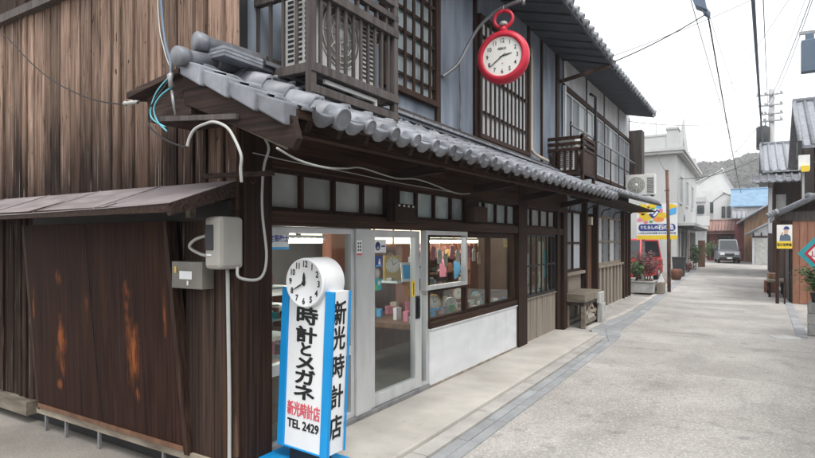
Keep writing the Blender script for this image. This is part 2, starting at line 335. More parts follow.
def solo(name, mb, mats, label, cat, group=None, base=None, bevel=0):   # a one-mesh thing with its origin at its base
    if base is not None: mb.v = [(x-base[0], y-base[1], z-base[2]) for x, y, z in mb.v]
    o = mb.build(name, mats, bevel=bevel)
    if base is not None: o.location = base
    return tag(o, label, cat, group)
def setting(name, mb, mats): return tag(mb.build(name, mats), None, None, kind='structure')
def face_px(x, y, z, s=1): return Matrix.Translation((x, y, z)) @ Matrix(((0, 0, 1, 0), (1, 0, 0, 0), (0, 1, 0, 0), (0, 0, 0, 1)))    # text plane facing +X
def face_ny(x, y, z): return Matrix.Translation((x, y, z)) @ Matrix(((1, 0, 0, 0), (0, 0, -1, 0), (0, 1, 0, 0), (0, 0, 0, 1)))        # text plane facing -Y
def sag(p, q, d, n=16):
    p, q = Vector(p), Vector(q)
    return [p.lerp(q, i/n)-Vector((0, 0, d*4*(i/n)*(1-i/n))) for i in range(n+1)]
def curve(pts, n=8):                        # smooth path through points
    P = [Vector(p) for p in pts]; o = []
    for i in range(len(P)-1):
        a, b, c, d = P[max(i-1, 0)], P[i], P[i+1], P[min(i+2, len(P)-1)]
        for k in range(n):
            t = k/n; o.append(.5*((2*b)+(c-a)*t+(2*a-5*b+4*c-d)*t*t+(3*b-a-3*c+d)*t**3))
    return o+[P[-1]]

# ================================================================== SETTING
b = MB(); b.quad((-640, -640, -.03), (640, -640, -.03), (640, 640, -.03), (-640, 640, -.03)); setting('ground', b, 'ground')
def ribbon(rows, z):
    mb = MB()
    for (y0, a0, c0), (y1, a1, c1) in zip(rows, rows[1:]):
        n = max(1, int((y1-y0)/2))
        for i in range(n):
            t0, t1 = i/n, (i+1)/n; L = lambda p, q, t: p+(q-p)*t
            mb.quad((L(a0, a1, t0), L(y0, y1, t0), z), (L(c0, c1, t0), L(y0, y1, t0), z), (L(c0, c1, t1), L(y0, y1, t1), z), (L(a0, a1, t1), L(y0, y1, t1), z))
    return mb
ROAD = [(-30, -2.1, 1.5), (9.9, -2.1, 1.5), (11, -2.3, 1.45), (13.6, -2.25, 1.2), (17.6, -2.3, 1.15), (28.5, -2.6, 1.1), (38, -2.75, .95), (50, -3.3, .6), (75, -6, -1.6)]
setting('road', ribbon(ROAD, -.004), 'road')
b = MB(); b.quad((-14, -30, -.012), (-2.05, -30, -.012), (-2.05, 60, -.012), (-14, 60, -.012)); setting('yard', b, 'yard')
b = MB(); b.quad((.9, 5, -.011), (9, 5, -.011), (9, 60, -.011), (.6, 60, -.011)); setting('verge', b, 'kerbcon')
LS = [(-30, -2.08, -1.87), (9.95, -2.08, -1.87), (10.3, -2.5, -1.9), (10.9, -2.55, -2.02), (13.5, -2.36, -2.01), (17.6, -2.37, -2.12), (28.5, -2.72, -2.41), (48, -2.95, -2.7)]
def slabs(rows, z, L=.6, gap=.008):
    mb = MB(); y = rows[0][0]
    def at(y):
        for (y0, a0, c0), (y1, a1, c1) in zip(rows, rows[1:]):
            if y0 <= y <= y1: t = (y-y0)/(y1-y0); return a0+(a1-a0)*t, c0+(c1-c0)*t
        return rows[-1][1:]
    while y < rows[-1][0]-.01:
        y2 = min(y+L, rows[-1][0]); a0, c0 = at(y+gap/2); a1, c1 = at(y2-gap/2)
        k = 2 if c0-a0 > .19 else 1
        for i in range(k):
            p0, p1 = i/k, (i+1)/k; g = gap/2 if k > 1 else 0; zz = z+random.uniform(-.0015, .0015)
            mb.hexa([(a0+(c0-a0)*p0+g, y+gap/2, -.03), (a0+(c0-a0)*p1-g, y+gap/2, -.03), (a1+(c1-a1)*p1-g, y2-gap/2, -.03), (a1+(c1-a1)*p0+g, y2-gap/2, -.03),
                     (a0+(c0-a0)*p0+g, y+gap/2, zz), (a0+(c0-a0)*p1-g, y+gap/2, zz), (a1+(c1-a1)*p1-g, y2-gap/2, zz), (a1+(c1-a1)*p0+g, y2-gap/2, zz)])
        y = y2
    return mb
LSn = [(-12, -2.08, -1.87)]+LS[1:]
setting('kerb_strip', slabs(LSn, .004), 'strip')
setting('kerb_strip', slabs([(11.7, .72, .88), (20.6, .90, 1.05), (36, .80, .95)], .004), 'strip')
b = MB()
for i in range(7): b.box(-2.23, -2.085, 1.2+i*1.25, 1.2+i*1.25+1.243, -.03, .022)
setting('gutter_edge', b, 'kerbcon')
b = MB(); b.box(-3.10, -2.233, 2.30, 10.02, -.03, .06)
o = setting('shop_step', b, 'concrete'); bv = o.modifiers.new('bevel', 'BEVEL'); bv.width = .012; bv.segments = 2
b = MB(); b.quad((-3.1, 10.02, .0), (-2.5, 10.02, .0), (-2.5, 17.8, .0), (-3.1, 17.8, .0)); setting('pavement', b, 'kerbcon')
rows = [(10.9, -2.72, -2.56), (13.5, -2.5, -2.37), (17.6, -2.5, -2.38), (28.5, -2.86, -2.73)]
setting('kerb_edge', slabs(rows, .006, 1.2, .01), 'concrete')
b = MB()
b.lathe([(.001, .0), (.22, .0), (.23, -.002), (.23, -.02)], 28, Matrix.Translation((.55, 11.6, .003))); setting('drain_cover', b, 'block')
# hills behind the town
def hills():
    mb = MB(); nx, ny = 90, 26; vs = []; fs = []
    for j in range(ny):
        for i in range(nx):
            x = -420+i*10.; y = 150+j*16.
            ridge = math.exp(-((y-360)/120.)**2)
            hgt = 42+5*math.sin(x*.021+1.2)+3.5*math.sin(x*.057+.4)+2*math.sin(x*.131)
            z = ridge*hgt+(3.5*math.sin(x*.06+y*.05)+2.2*math.sin(x*.13-y*.09)+1.5*random.uniform(-1, 1))*ridge-1
            vs.append((x, y, z))
    for j in range(ny-1):
        for i in range(nx-1): a = j*nx+i; fs.append((a, a+1, a+nx+1, a+nx))
    mb.add(vs, fs, True); return mb, vs
hb, hv = hills(); setting('hills', hb, 'hill')
ICO = bmesh.new(); bmesh.ops.create_icosphere(ICO, subdivisions=1, radius=1); IV = [v.co.copy() for v in ICO.verts]; IF = [tuple(v.index for v in f.verts) for f in ICO.faces]; ICO.free()
b = MB()
def hz_(x, y):
    i = min(88, max(0, int((x+420)/10))); j = min(24, max(0, int((y-150)/16))); fx = (x+420)/10-i; fy = (y-150)/16-j
    g = lambda a, c: hv[(j+c)*90+i+a][2]
    return (g(0, 0)*(1-fx)+g(1, 0)*fx)*(1-fy)+(g(0, 1)*(1-fx)+g(1, 1)*fx)*fy
for k in range(14000):                       # woods on the slope
    x = random.uniform(-75, 75); y = random.uniform(180, 372); r0 = random.uniform(.5, 1.35); z = hz_(x, y)+r0*.35; rr = random.random()
    b.add([(x+p.x*r0*random.uniform(.5, 1.5), y+p.y*r0*random.uniform(.5, 1.5), z+p.z*r0*random.uniform(.5, 1.5)) for p in IV], IF, r=rr)
o = b.build('hillside_woods', 'crown'); tag(o, 'bare and green trees covering the hills behind the town', 'woods', kind='stuff')

# ================================================================== ROOF TILES
def tile_field(mb, O, U, S, N, width, courses, clen, period=.285, roll=.062, big=None, edge=True, disc=.05, apron=True):
    """pan tiles: O lower corner, U along the eave, S up the slope, N normal"""
    O, U, S, N = map(Vector, (O, U, S, N)); n = int(round(width/period)); step = 10
    def prof(p):
        if p < .36: return roll*math.sin(math.pi*p/.36)**.7
        return -.018*math.sin(math.pi*(p-.36)/.64)
    def F(u, s, h): return O+U*u+S*s+N*h
    for c in range(courses):
        s0 = c*clen; s1 = (c+1)*clen+.03
        for i in range(n):
            r = random.random(); u0 = i*period; vs = []; bg_ = big is not None and i == big; fl_ = big is not None and i < big; dz = random.uniform(-.003, .003); ds = random.uniform(-.006, .006)
            for k in range(step+1):
                p = k/step; h = prof(p)*(1.25 if bg_ and p < .36 else (.1 if fl_ and p < .36 else 1))
                vs += [F(u0+p*period, s0+ds, h+.034+dz), F(u0+p*period, s1, h+.004+dz), F(u0+p*period, s0+ds, h+.012+dz)]
            fs = []
            for k in range(step):
                a = 3*k; fs += [(a, a+3, a+4, a+1), (a+2, a+5, a+3, a)]
            mb.add(vs, fs, True, r)
            if c == 0 and edge and not fl_:
                disc_ = disc*1.4 if bg_ else disc
                uc = u0+.18*period; ax = -S
                mx = Matrix.Translation(F(uc, -.012, roll*.45)) @ ax.to_track_quat('Z', 'Y').to_matrix().to_4x4()
                mb.lathe([(disc_*.9, -.10), (disc_, -.02), (disc_, .012), (disc_*.86, .018), (disc_*.8, .012), (disc_*.3, .014), (0.0001, .016)], 18, mx, r)
            if c == 0 and edge and apron:
                if True:
                    vs = []
                    for k in range(9):
                        p = .30+.66*k/8; t = k/8; h = prof(p)
                        drop = .022+.045*math.sin(math.pi*t)
                        for (sx, hh) in ((-.010, h+.034), (-.018, h+.034-drop), (.006, h+.030-drop)): vs.append(F(u0+p*period, sx, hh))
                    fs = []
                    for k in range(8):
                        a = 3*k; fs += [(a, a+1, a+4, a+3), (a+1, a+2, a+5, a+4)]
                    mb.add(vs, fs, True, r)

# ================================================================== SHOP HOUSE
X0 = -3.02
shop = thing('timber_house', 'old two storey plank sided timber shop house with tiled eaves and glazed front', 'house', (X0, 2.6, 0))
# plank gable wall (faces -Y)
b = MB(); x = -2.905
def planks(b, xr, xl, z0, z1, y=2.6, wmin=.10, wmax=.18):
    x = xr
    while x > xl:
        wd = random.uniform(wmin, wmax); r = random.random(); yo = random.uniform(-.007, .005); t = random.uniform(-.006, .006); g = random.uniform(.008, .015)
        zs = [z0, z0+(z1-z0)*random.uniform(.3, .7), z1]; x0s = [x-wd+random.uniform(-.003, .003) for _ in zs]
        for k in (0, 1):
            b.hexa([(x0s[k], y-.018+yo, zs[k]), (x-g, y-.018+yo+t, zs[k]), (x-g, y+.02, zs[k]), (x0s[k], y+.02, zs[k]),
                    (x0s[k+1], y-.018+yo, zs[k+1]), (x-g, y-.018+yo+t, zs[k+1]), (x-g, y+.02, zs[k+1]), (x0s[k+1], y+.02, zs[k+1])], r=r)
        if random.random() < .38:
            bw = random.uniform(.020, .032); xc = x-wd-g*.5; b.box(xc-bw/2, xc+bw/2, y-.036+random.uniform(-.004, .004), y-.012, z0, z1, r=random.random())
        x -= wd+g
planks(b, -2.93, -9.6, .20, 3.77); b.build('side_wall', 'plank', shop)
b = MB(); planks(b, -3.02, -9.6, 3.83, 6.1, 2.585); 
b.build('upper_side_wall', 'darkplank', shop)
b = MB(); b.bar((-9.6, 2.565, 3.80), (-3.0, 2.565, 3.80), .10, .075); b.build('trim_board', 'greywood', shop)
b = MB(); b.bar((-9.6, 2.57, .13), (-5.6, 2.57, .13), .14, .12); b.build('sill_beam', 'oldwood', shop)
b = MB(); b.box(-9.6, -2.95, 2.62, 2.70, 0, 6.1); b.build('wall_core', 'black', shop)
# ground floor frame
def P(name, *a, mat='wood_z', bevel=.006, **k):
    b = MB(); b.box(*a); return b.build(name, mat, shop, bevel=bevel, **k)
b = MB()
b.box(-3.12, -2.905, 2.625, 2.76, .0, 2.75); b.box(-3.12, -2.915, 2.765, 2.90, .0, 2.75); b.build('corner_post', 'wood_z', shop, bevel=.006)
P('post', -3.12, -2.93, 7.98, 8.36, .06, 2.6)
P('post', -3.12, -2.94, 10.0, 10.14, .06, 2.6)
P('post', -3.12, -2.93, 10.38, 10.56, .0, 2.6)
P('post', -3.11, -2.96, 4.48, 4.69, 1.88, 2.6)
P('post', -3.11, -2.96, 6.23, 6.60, 1.88, 2.6)
P('lintel', -3.13, -2.945, 2.902, 10.378, 1.775, 1.885, mat='wood_y')
P('head_beam', -3.13, -2.935, 2.902, 10.378, 2.20, 2.76, mat='wood_y')
P('door_sill', -3.12, -2.95, 2.902, 5.30, .055, .10, mat='galv')
# transom panes
for (ys, mat) in (((2.92, 3.29, 3.69, 4.10, 4.48), 'frost'), ((4.69, 5.065, 5.455, 5.865, 6.23), 'frost_b'), ((6.60, 6.83, 7.24, 7.64, 7.98), 'frost_b'), ((8.38, 8.72, 9.17, 9.60, 10.0), 'frost')):
    f = MB(); y0, y1 = ys[0], ys[-1]
    f.box(-3.05, -2.99, y0, y1, 1.886, 1.915); f.box(-3.05, -2.99, y0, y1, 2.17, 2.199)
    for y in ys: 
        a = max(y0, y-.018); c = min(y1, y+.018); f.box(-3.052, -2.985, a, c, 1.915, 2.17)
    fr = f.build('transom_window', 'wood_z', shop)
    for a, c in zip(ys, ys[1:]):
        g = MB(); g.box(-3.026, -3.020, a+.01, c-.01, 1.90, 2.185); g.build('pane', mat, fr)
# aluminium shop windows and door
def alu_window(name, y0, y1, zs, st=.045, x=X0, split=None, mat='alu'):
    f = MB(); z0, z1 = zs[0], zs[-1]
    f.box(x-.035, x+.035, y0, y0+st, z0, z1); f.box(x-.035, x+.035, y1-st, y1, z0, z1)
    for i, z in enumerate(zs):
        h = st if i in (0, len(zs)-1) else st*1.7
        c0 = z if i == 0 else (z-h if i == len(zs)-1 else z-h/2)
        f.box(x-.032, x+.038, y0+st, y1-st, c0, c0+h)
    if split: f.box(x-.03, x+.03, split-.02, split+.02, z0+st, z1-st)
    fr = f.build(name, mat, shop, bevel=.003)
    for a, c in zip(zs, zs[1:]):
        g = MB(); g.box(x-.004, x+.002, y0+st-.005, y1-st+.005, a+.02, c-.02); g.build('pane', 'glass', fr)
    return fr
alu_window('shop_window', 2.905, 3.97, (.10, .70, 1.77), .05)
P('jamb', -3.07, -2.965, 3.972, 4.20, .10, 1.772, mat='alu', bevel=.004)
door = MB(); y0, y1, z0, z1 = 4.203, 5.12, .102, 1.765
door.box(-3.05, -2.985, y0, y0+.085, z0, z1); door.box(-3.05, -2.985, y1-.09, y1, z0, z1); door.box(-3.048, -2.987, y0+.085, y1-.09, z1-.07, z1)
door.box(-3.048, -2.987, y0+.085, y1-.09, z0, z0+.115)
door = door.build('door', 'alu', shop, bevel=.004)
g = MB(); g.box(-3.022, -3.016, y0+.08, y1-.085, z0+.1, z1-.06); g.build('pane', 'glass', door)
g = MB(); g.box(-2.984, -2.955, 5.05, 5.085, .86, 1.06); g.box(-2.986, -2.97, 5.03, 5.105, .84, 1.08); g.build('handle', 'black', door, bevel=.004)
alu_window('side_light', 5.125, 5.30, (.10, 1.125), .035)
# display window: timber frame below and right, aluminium sash above left
f = MB(); f.box(-3.10, -2.95, 5.302, 7.978, .70, .775)
b2 = f.build('window_sill', 'wood_y', shop, bevel=.004)
f = MB()
for y in (5.33, 6.29, 7.02, 7.945): f.box(-3.06, -2.99, y-.026, y+.026, .776, 1.773)
f.box(-3.058, -2.992, 5.356, 7.919, 1.70, 1.773); f.box(-3.055, -2.994, 5.356, 6.264, 1.09, 1.14); f.box(-3.055, -2.995, 6.316, 7.919, .776, .81); f.box(-3.055, -2.995, 5.356, 6.264, .776, .80)
dw = f.build('display_window', 'wood_z', shop, bevel=.003)
for a, c, z0, z1 in ((5.35, 6.27, .79, 1.10), (6.31, 7.0, .80, 1.72), (7.04, 7.925, .80, 1.72)):
    g = MB(); g.box(-3.026, -3.02, a, c, z0, z1); g.build('pane', 'glass', dw)
alu_window('sliding_sash', 5.14, 6.17, (1.13, 1.772), .045, x=-2.955)
P('white_panel', -3.06, -2.965, 5.305, 7.977, .0, .685, mat='white_panel', bevel=.004)
P('footing', -3.05, -2.952, 5.305, 7.977, .0, .082, mat='footing', bevel=.004)
P('panel_cap', -3.06, -2.945, 5.305, 7.977, .6855, .6985, mat='white', bevel=0)
# lattice window and board wainscot
f = MB()
f.box(-3.06, -2.975, 8.363, 9.997, .75, .80); f.box(-3.06, -2.98, 8.363, 9.997, 1.735, 1.774)
for y in (8.39, 9.97): f.box(-3.06, -2.98, y-.026, y+.026, .80, 1.735)
for k in range(1, 6): y = 8.39+k*(1.58/6); f.box(-2.985, -2.962, y-.013, y+.013, .79, 1.745)
f.box(-3.0, -2.97, 8.416, 9.944, 1.245, 1.275)
lw = f.build('lattice_window', 'iron', shop)
g = MB(); g.box(-3.03, -3.024, 8.40, 9.96, .79, 1.74); g.build('pane', 'glass', lw)
f = MB(); y = 8.363
while y < 9.99: f.box(-3.05, -2.985+random.uniform(-.004, .004), y+.003, min(y+.148, 9.996), .0, .735); y += .15
f.build('board_wainscot', 'beige', shop)
P('wainscot_sill', -3.07, -2.95, 8.363, 9.997, .736, .752, mat='beige', bevel=.003)
f = MB(); y = 10.143; f.box(-3.05, -2.99, 10.143, 10.377, .0, 2.2); f.build('infill_board', 'darkplank', shop)
# shop interior
b = MB(); b.box(-6.6, -3.14, 2.75, 10.3, .02, .10); b.build('shop_floor', 'floor_in', shop)
b = MB(); b.box(-6.7, -6.6, 2.75, 10.3, .10, 2.6); b.box(-6.6, -3.14, 2.72, 2.78, .10, 2.6); b.box(-6.6, -3.14, 10.24, 10.3, .10, 2.6)
b.box(-6.6, -3.14, 2.781, 10.239, 2.45, 2.6); b.build('shop_lining', 'wall_in', shop)
b = MB(); b.box(-6.6, -6.2, 2.8, 10.2, .10, .95); b.box(-6.55, -6.35, 2.8, 10.2, 1.62, 2.0); b.build('wall_cabinet', 'cab', shop)
b = MB()
for k in range(9): b.box(-6.345, -6.335, 2.95+k*.8, 2.95+k*.8+.68, 1.68, 1.94)
b.build('cabinet_front', 'showlight', shop)
b = MB(); b.box(-4.65, -4.50, 5.5, 10.0, .1, 2.0); b.build('partition', 'cab_r', shop)
b = MB()
for k in range(8): b.box(-4.49, -4.47, 5.95+k*.5, 5.95+k*.5+.42, 1.62, 1.86)
b.build('partition_light_panel', 'showlight', shop)
b = MB(); b.box(-6.595, -6.585, 3.2, 5.8, .98, 1.6); b.build('back_board', 'plastic_g', shop)
b = MB(); b.box(-4.2, -3.12, 5.32, 7.95, .66, .72); b.build('display_deck', 'cab', shop)
b = MB(); b.box(-4.05, -3.14, 8.4, 9.95, .66, .72); b.build('display_deck', 'cab', shop)
# upper storey
b = MB(); b.box(-3.12, X0, 2.602, 10.55, 2.6, 5.3); b.build('plaster_wall', 'plaster', shop)
for (y, wd) in ((2.66, .12), (4.66, .06), (5.555, .09), (6.57, .07), (8.62, .07), (9.28, .05), (10.20, .16)):
    P('wall_post', -3.02, -2.985, y-wd/2, y+wd/2, 2.985, 5.2, mat='wood_z', bevel=.003)
P('waist_board', -3.02, -2.93, 2.62, 10.5, 2.91, 2.98, mat='greywood', bevel=.004)
P('waist_batten', -3.02, -2.955, 2.62, 10.5, 2.865, 2.907, mat='wood_y', bevel=.003)
def lattice(y0, y1, z0, z1, n, rails, glassmat, pw=.028):
    f = MB(); fw = .07
    f.box(-3.02, -2.95, y0, y0+fw, z0, z1); f.box(-3.02, -2.95, y1-fw, y1, z0, z1)
    f.box(-3.02, -2.945, y0, y1, z0-.06, z0); f.box(-3.02, -2.945, y0, y1, z1, z1+.06)
    fr = f.build('window', 'wood_z', shop, bevel=.003)
    g = MB()
    for k in range(1, n): y = y0+fw/2+k*(y1-y0-fw)/n; g.box(-2.965, -2.950, y-pw/2, y+pw/2, z0+.001, z1-.001)
    for k in range(rails): z = z0+(k+.6)*(z1-z0)/rails; g.box(-2.985, -2.968, y0+fw, y1-fw, z-.016, z+.016)
    g.build('lattice', 'wood_z', fr)
    g = MB(); g.box(-3.019, -3.005, y0+fw, y1-fw, z0, z1); g.build('pane', glassmat, fr)
b = MB(); b.tube(curve([(-2.95, 8.60, 4.75), (-2.95, 8.60, 3.25), (-2.95, 8.63, 3.12), (-2.94, 8.8, 3.06), (-2.93, 9.4, 3.03)]), .026, 10); b.build('downpipe', 'cream', shop)
lattice(4.40, 5.50, 3.21, 4.55, 6, 6, 'frost_b', .045)
lattice(6.62, 8.56, 3.06, 4.55, 12, 3, 'signwhite', .042)
# lower tiled roof over the shop front
SL = math.atan(.45); ca, sa = math.cos(SL), math.sin(SL)
ev = lambda y: 2.365+.0128*(y-2.6)
lr = MB()
b = MB()
tile_field(b, (-2.06, 2.25, 2.352), Vector((0, 1, .0128)).normalized(), (-ca, 0, sa), (sa, 0, ca), 8.55, 5, .218, big=1)
low = b.build('lower_roof', 'tile', shop)
b = MB()                                   # noshi courses along the wall, with half-round tops
for k in range(3):
    for i in range(27): b.box(-3.02, -2.86+k*.03, 2.65+i*.29, 2.65+i*.29+.283, 2.80+k*.032+.012*(i/27), 2.826+k*.032+.012*(i/27))
for i in range(27):
    y = 2.80+i*.29; b.tube([(-2.86, y, 2.79), (-2.80, y+.02, 2.80), (-2.78, y+.11, 2.765), (-2.80, y+.2, 2.80), (-2.86, y+.22, 2.79)], .018, 6)
b.build('flashing_tiles', 'tile', low)
b = MB()
n = 29
for i in range(n+1):
    y = 2.40+i*8.2/n; z = ev(y)
    b.bar((-2.13, y, z-.055), (-3.0, y, z-.055+.87*.45), .05, .06)
b.build('rafters', 'wood_x', low)
b = MB(); 
b.hexa([(-2.10, 2.24, ev(2.2)-.03), (-2.07, 2.24, ev(2.2)-.03), (-2.07, 10.75, ev(10.75)-.03), (-2.10, 10.75, ev(10.75)-.03),
        (-2.10, 2.24, ev(2.2)+.012), (-2.07, 2.24, ev(2.2)+.012), (-2.07, 10.75, ev(10.75)+.012), (-2.10, 10.75, ev(10.75)+.012)])
b.build('fascia', 'wood_y', low)
b = MB()
b.hexa([(-2.10, 2.26, ev(2.2)-.015), (-3.02, 2.26, ev(2.2)-.015+.92*.45), (-3.02, 10.78, ev(10.8)-.015+.92*.45), (-2.10, 10.78, ev(10.8)-.015),
        (-2.10, 2.26, ev(2.2)), (-3.02, 2.26, ev(2.2)+.92*.45), (-3.02, 10.78, ev(10.8)+.92*.45), (-2.10, 10.78, ev(10.8))])
b.build('soffit', 'soffit', low)
b = MB(); b.bar((-2.42, 2.2, 2.37), (-2.42, 10.7, 2.47), .09, .11); b.build('purlin', 'wood_y', low)
for y in (4.58, 6.4, 8.17, 10.2):
    b = MB(); b.bar((-2.42, y, ev(y)-.05), (-3.0, y, 2.30), .07, .09); b.build('brace', 'wood_x', low)
# gable board and verge tiles at the near end
b = MB()
pf = lambda u, v, t: (u, t, v)
b.prism([(-2.95, 2.50), (-2.06, 2.145), (-2.02, 2.20), (-2.06, 2.325), (-2.97, 2.715)], pf, 2.19, 2.235)
b.build('gable_board', 'wood_x', low, bevel=.004)
b = MB(); b.prism([(-2.62, 2.36), (-2.15, 2.16), (-2.17, 2.21), (-2.6, 2.42)], pf, 2.24, 2.26); b.build('gable_batten', 'oldwood', low)
b = MB()
for k in range(4):
    x0 = -2.075-k*.225; z0 = 2.352+k*.225*.45+.012
    b.hexa([(x0, 2.145, z0-.095), (x0-.235, 2.172, z0-.095+.118), (x0-.235, 2.19, z0-.095+.118), (x0, 2.19, z0-.095),
            (x0, 2.145, z0+.032), (x0-.235, 2.172, z0+.006+.106), (x0-.235, 2.36, z0+.006+.106), (x0, 2.36, z0+.032)])
b.build('verge_tiles', 'tile', low, bevel=.01)
b = MB()
def roll(p, q, r0, n, cap=True):
    p, q = Vector(p), Vector(q); d = (q-p)/n
    for k in range(n):
        a = p+d*k; c = a+d*1.08
        b.tube([a, a+d*.10, a+d*.12, c], [r0*1.1, r0*1.1, r0, r0*.93], 14)
    if cap:
        mx = Matrix.Translation(p) @ (p-q).normalized().to_track_quat('Z', 'Y').to_matrix().to_4x4()
        b.lathe([(r0*1.1, -.05), (r0*1.22, -.01), (r0*1.22, .02), (r0*1.02, .032), (.0001, .036)], 20, mx)
roll((-2.905, 2.13, 2.765), (-2.90, 2.62, 2.83), .050, 2)
roll((-2.925, 2.28, 2.90), (-2.80, 2.66, 2.87), .052, 1)
for k in range(3): b.box(-2.98+.03*k, -2.74, 2.32, 2.64, 2.80+.022*k, 2.818+.022*k)
b.build('ridge_rolls', 'tile', low)
b = MB(); b.hexa([(-2.96, 2.16, 2.685), (-3.50, 2.16, 2.60), (-3.50, 2.56, 2.62), (-2.96, 2.56, 2.80), (-2.96, 2.16, 2.715), (-3.50, 2.16, 2.64), (-3.50, 2.56, 2.66), (-2.96, 2.56, 2.83)])
b.build('side_cover_board', 'wood_x', low)
b = MB(); b.hexa([(-2.97, 2.20, 2.43), (-3.36, 2.24, 2.44), (-3.36, 2.56, 2.44), (-2.97, 2.56, 2.43), (-2.97, 2.20, 2.69), (-3.40, 2.24, 2.60), (-3.40, 2.56, 2.62), (-2.97, 2.56, 2.79)])
b.build('side_box', 'wood_x', low)
b = MB(); b.bar((-3.2, 2.165, 2.43), (-2.45, 2.165, 2.36), .02, .03); b.build('side_batten', 'greywood', low)
b = MB(); b.box(-3.08, -2.90, 2.26, 2.30, 2.40, 2.69); b.bar((-2.95, 2.2, 2.5), (-2.95, 2.6, 2.5), .11, .13); b.build('purlin_end', 'wood_x', low)
# upper roof
b = MB()
SU = math.atan(.42); cu, su = math.cos(SU), math.sin(SU)
tile_field(b, (-2.08, 2.1, 4.90), (0, 1, 0), (-cu, 0, su), (su, 0, cu), 8.5, 3, .25, period=.29, disc=.055)
b.hexa([(-2.6, 2.1, 5.12), (-7, 2.1, 6.97), (-7, 10.62, 6.97), (-2.6, 10.62, 5.12), (-2.6, 2.1, 5.18), (-7, 2.1, 7.03), (-7, 10.62, 7.03), (-2.6, 10.62, 5.18)])
b.hexa([(-7, 2.1, 6.97), (-11.5, 2.1, 5.1), (-11.5, 10.62, 5.1), (-7, 10.62, 6.97), (-7, 2.1, 7.03), (-11.5, 2.1, 5.16), (-11.5, 10.62, 5.16), (-7, 10.62, 7.03)])
for k in range(3): b.tube([(-2.12-.02*k, 10.56, 4.95+.05*k), (-2.3, 10.56, 5.04+.05*k)], .055, 12)
up = b.build('upper_roof', 'tile_d', shop)
b = MB(); b.hexa([(-2.12, 2.1, 4.855), (-3.02, 2.1, 5.10), (-3.02, 10.6, 5.10), (-2.12, 10.6, 4.855), (-2.12, 2.1, 4.875), (-3.02, 2.1, 5.12), (-3.02, 10.6, 5.12), (-2.12, 10.6, 4.875)])
b.build('soffit', 'soffit2', up)
b = MB(); b.box(-2.125, -2.09, 2.1, 10.6, 4.835, 4.895); b.build('fascia', 'soffit2', up)
b = MB()
for i in range(20): y = 2.3+i*.43; b.bar((-2.13, y, 4.845), (-3.0, y, 5.085), .04, .03)
b.build('rafters', 'soffit2', up)
b = MB(); b.box(-9.5, -3.2, 10.4, 10.5, 0, 5.2); b.box(-9.6, -9.5, 2.7, 10.5, 0, 5.2); b.build('rear_wall', 'darkplank', shop)

# balcony on the shop roof
bal = MB(); XB = -2.5
bal.box(XB-.035, XB+.03, 2.82, 3.90, 2.795, 2.86); bal.box(-3.02, XB-.036, 2.82, 2.87, 2.795, 2.86); bal.box(-3.02, XB-.036, 3.84, 3.90, 2.795, 2.86)
bal.box(XB-.03, XB+.025, 2.82, 3.90, 2.655, 2.715)
bal.box(XB-.04, XB+.03, 2.82, 3.90, 3.335, 3.40); bal.box(-3.02, XB-.041, 2.82, 2.87, 3.335, 3.40); bal.box(-3.02, XB-.041, 3.84, 3.90, 3.335, 3.40)
bal.box(XB-.035, XB+.025, 2.82, 3.90, 3.47, 3.52); bal.box(XB-.035, XB+.025, 2.82, 3.90, 3.585, 3.63)
for y in (2.845, 3.87): bal.box(XB-.03, XB+.022, y-.028, y+.028, 2.55, 3.70)
bal = bal.build('balcony', 'greywood', shop, bevel=.004)
b = MB()
for k in range(1, 11): y = 2.845+k*1.025/11; b.box(XB-.010, XB+.008, y-.013, y+.013, 2.861, 3.334)
for k in range(0, 4): x = -3.0+k*.49/4; b.box(x-.013, x+.013, 2.838, 2.852, 2.861, 3.334)
for k in range(1, 8): y = 2.845+k*1.025/8; b.box(XB-.018, XB+.012, y-.012, y+.012, 3.401, 3.469)
b.build('balusters', 'greywood', bal)
b = MB(); b.bar((XB-.02, 3.0, 2.77), (XB-.02, 3.62, 2.77), .02, .03); b.bar((XB-.02, 3.62, 2.78), (XB-.02, 3.62, 2.56), .025, .025); b.build('bracket', 'ac', bal)
# second balcony further along
b = MB(); xa, xb = -3.02, -2.42; y0, y1 = 9.66, 10.52
for z in (2.80, 3.22, 3.32, 3.42):
    b.box(xb-.03, xb+.02, y0, y1, z, z+.055); b.box(xa, xb-.031, y0, y0+.05, z, z+.055); b.box(xa, xb-.031, y1-.05, y1, z, z+.055)
for y in (y0+.03, y1-.03): b.box(xb-.03, xb+.022, y-.03, y+.03, 2.56, 3.50)
bal2 = b.build('balcony', 'wood_z', shop, bevel=.003)
b = MB()
for k in range(1, 6): x = xa+k*(xb-xa)/6; b.box(x-.02, x+.02, y0+.01, y0+.035, 2.856, 3.219)
b.box(xb-.012, xb+.008, y0+.06, y1-.06, 2.856, 3.219)
b.build('balusters', 'wood_z', bal2)
b = MB(); b.bar((xb-.1, 9.9, 2.79), (xb-.1, 9.9, 2.5), .035, .035); b.build('bracket', 'ac', bal2)

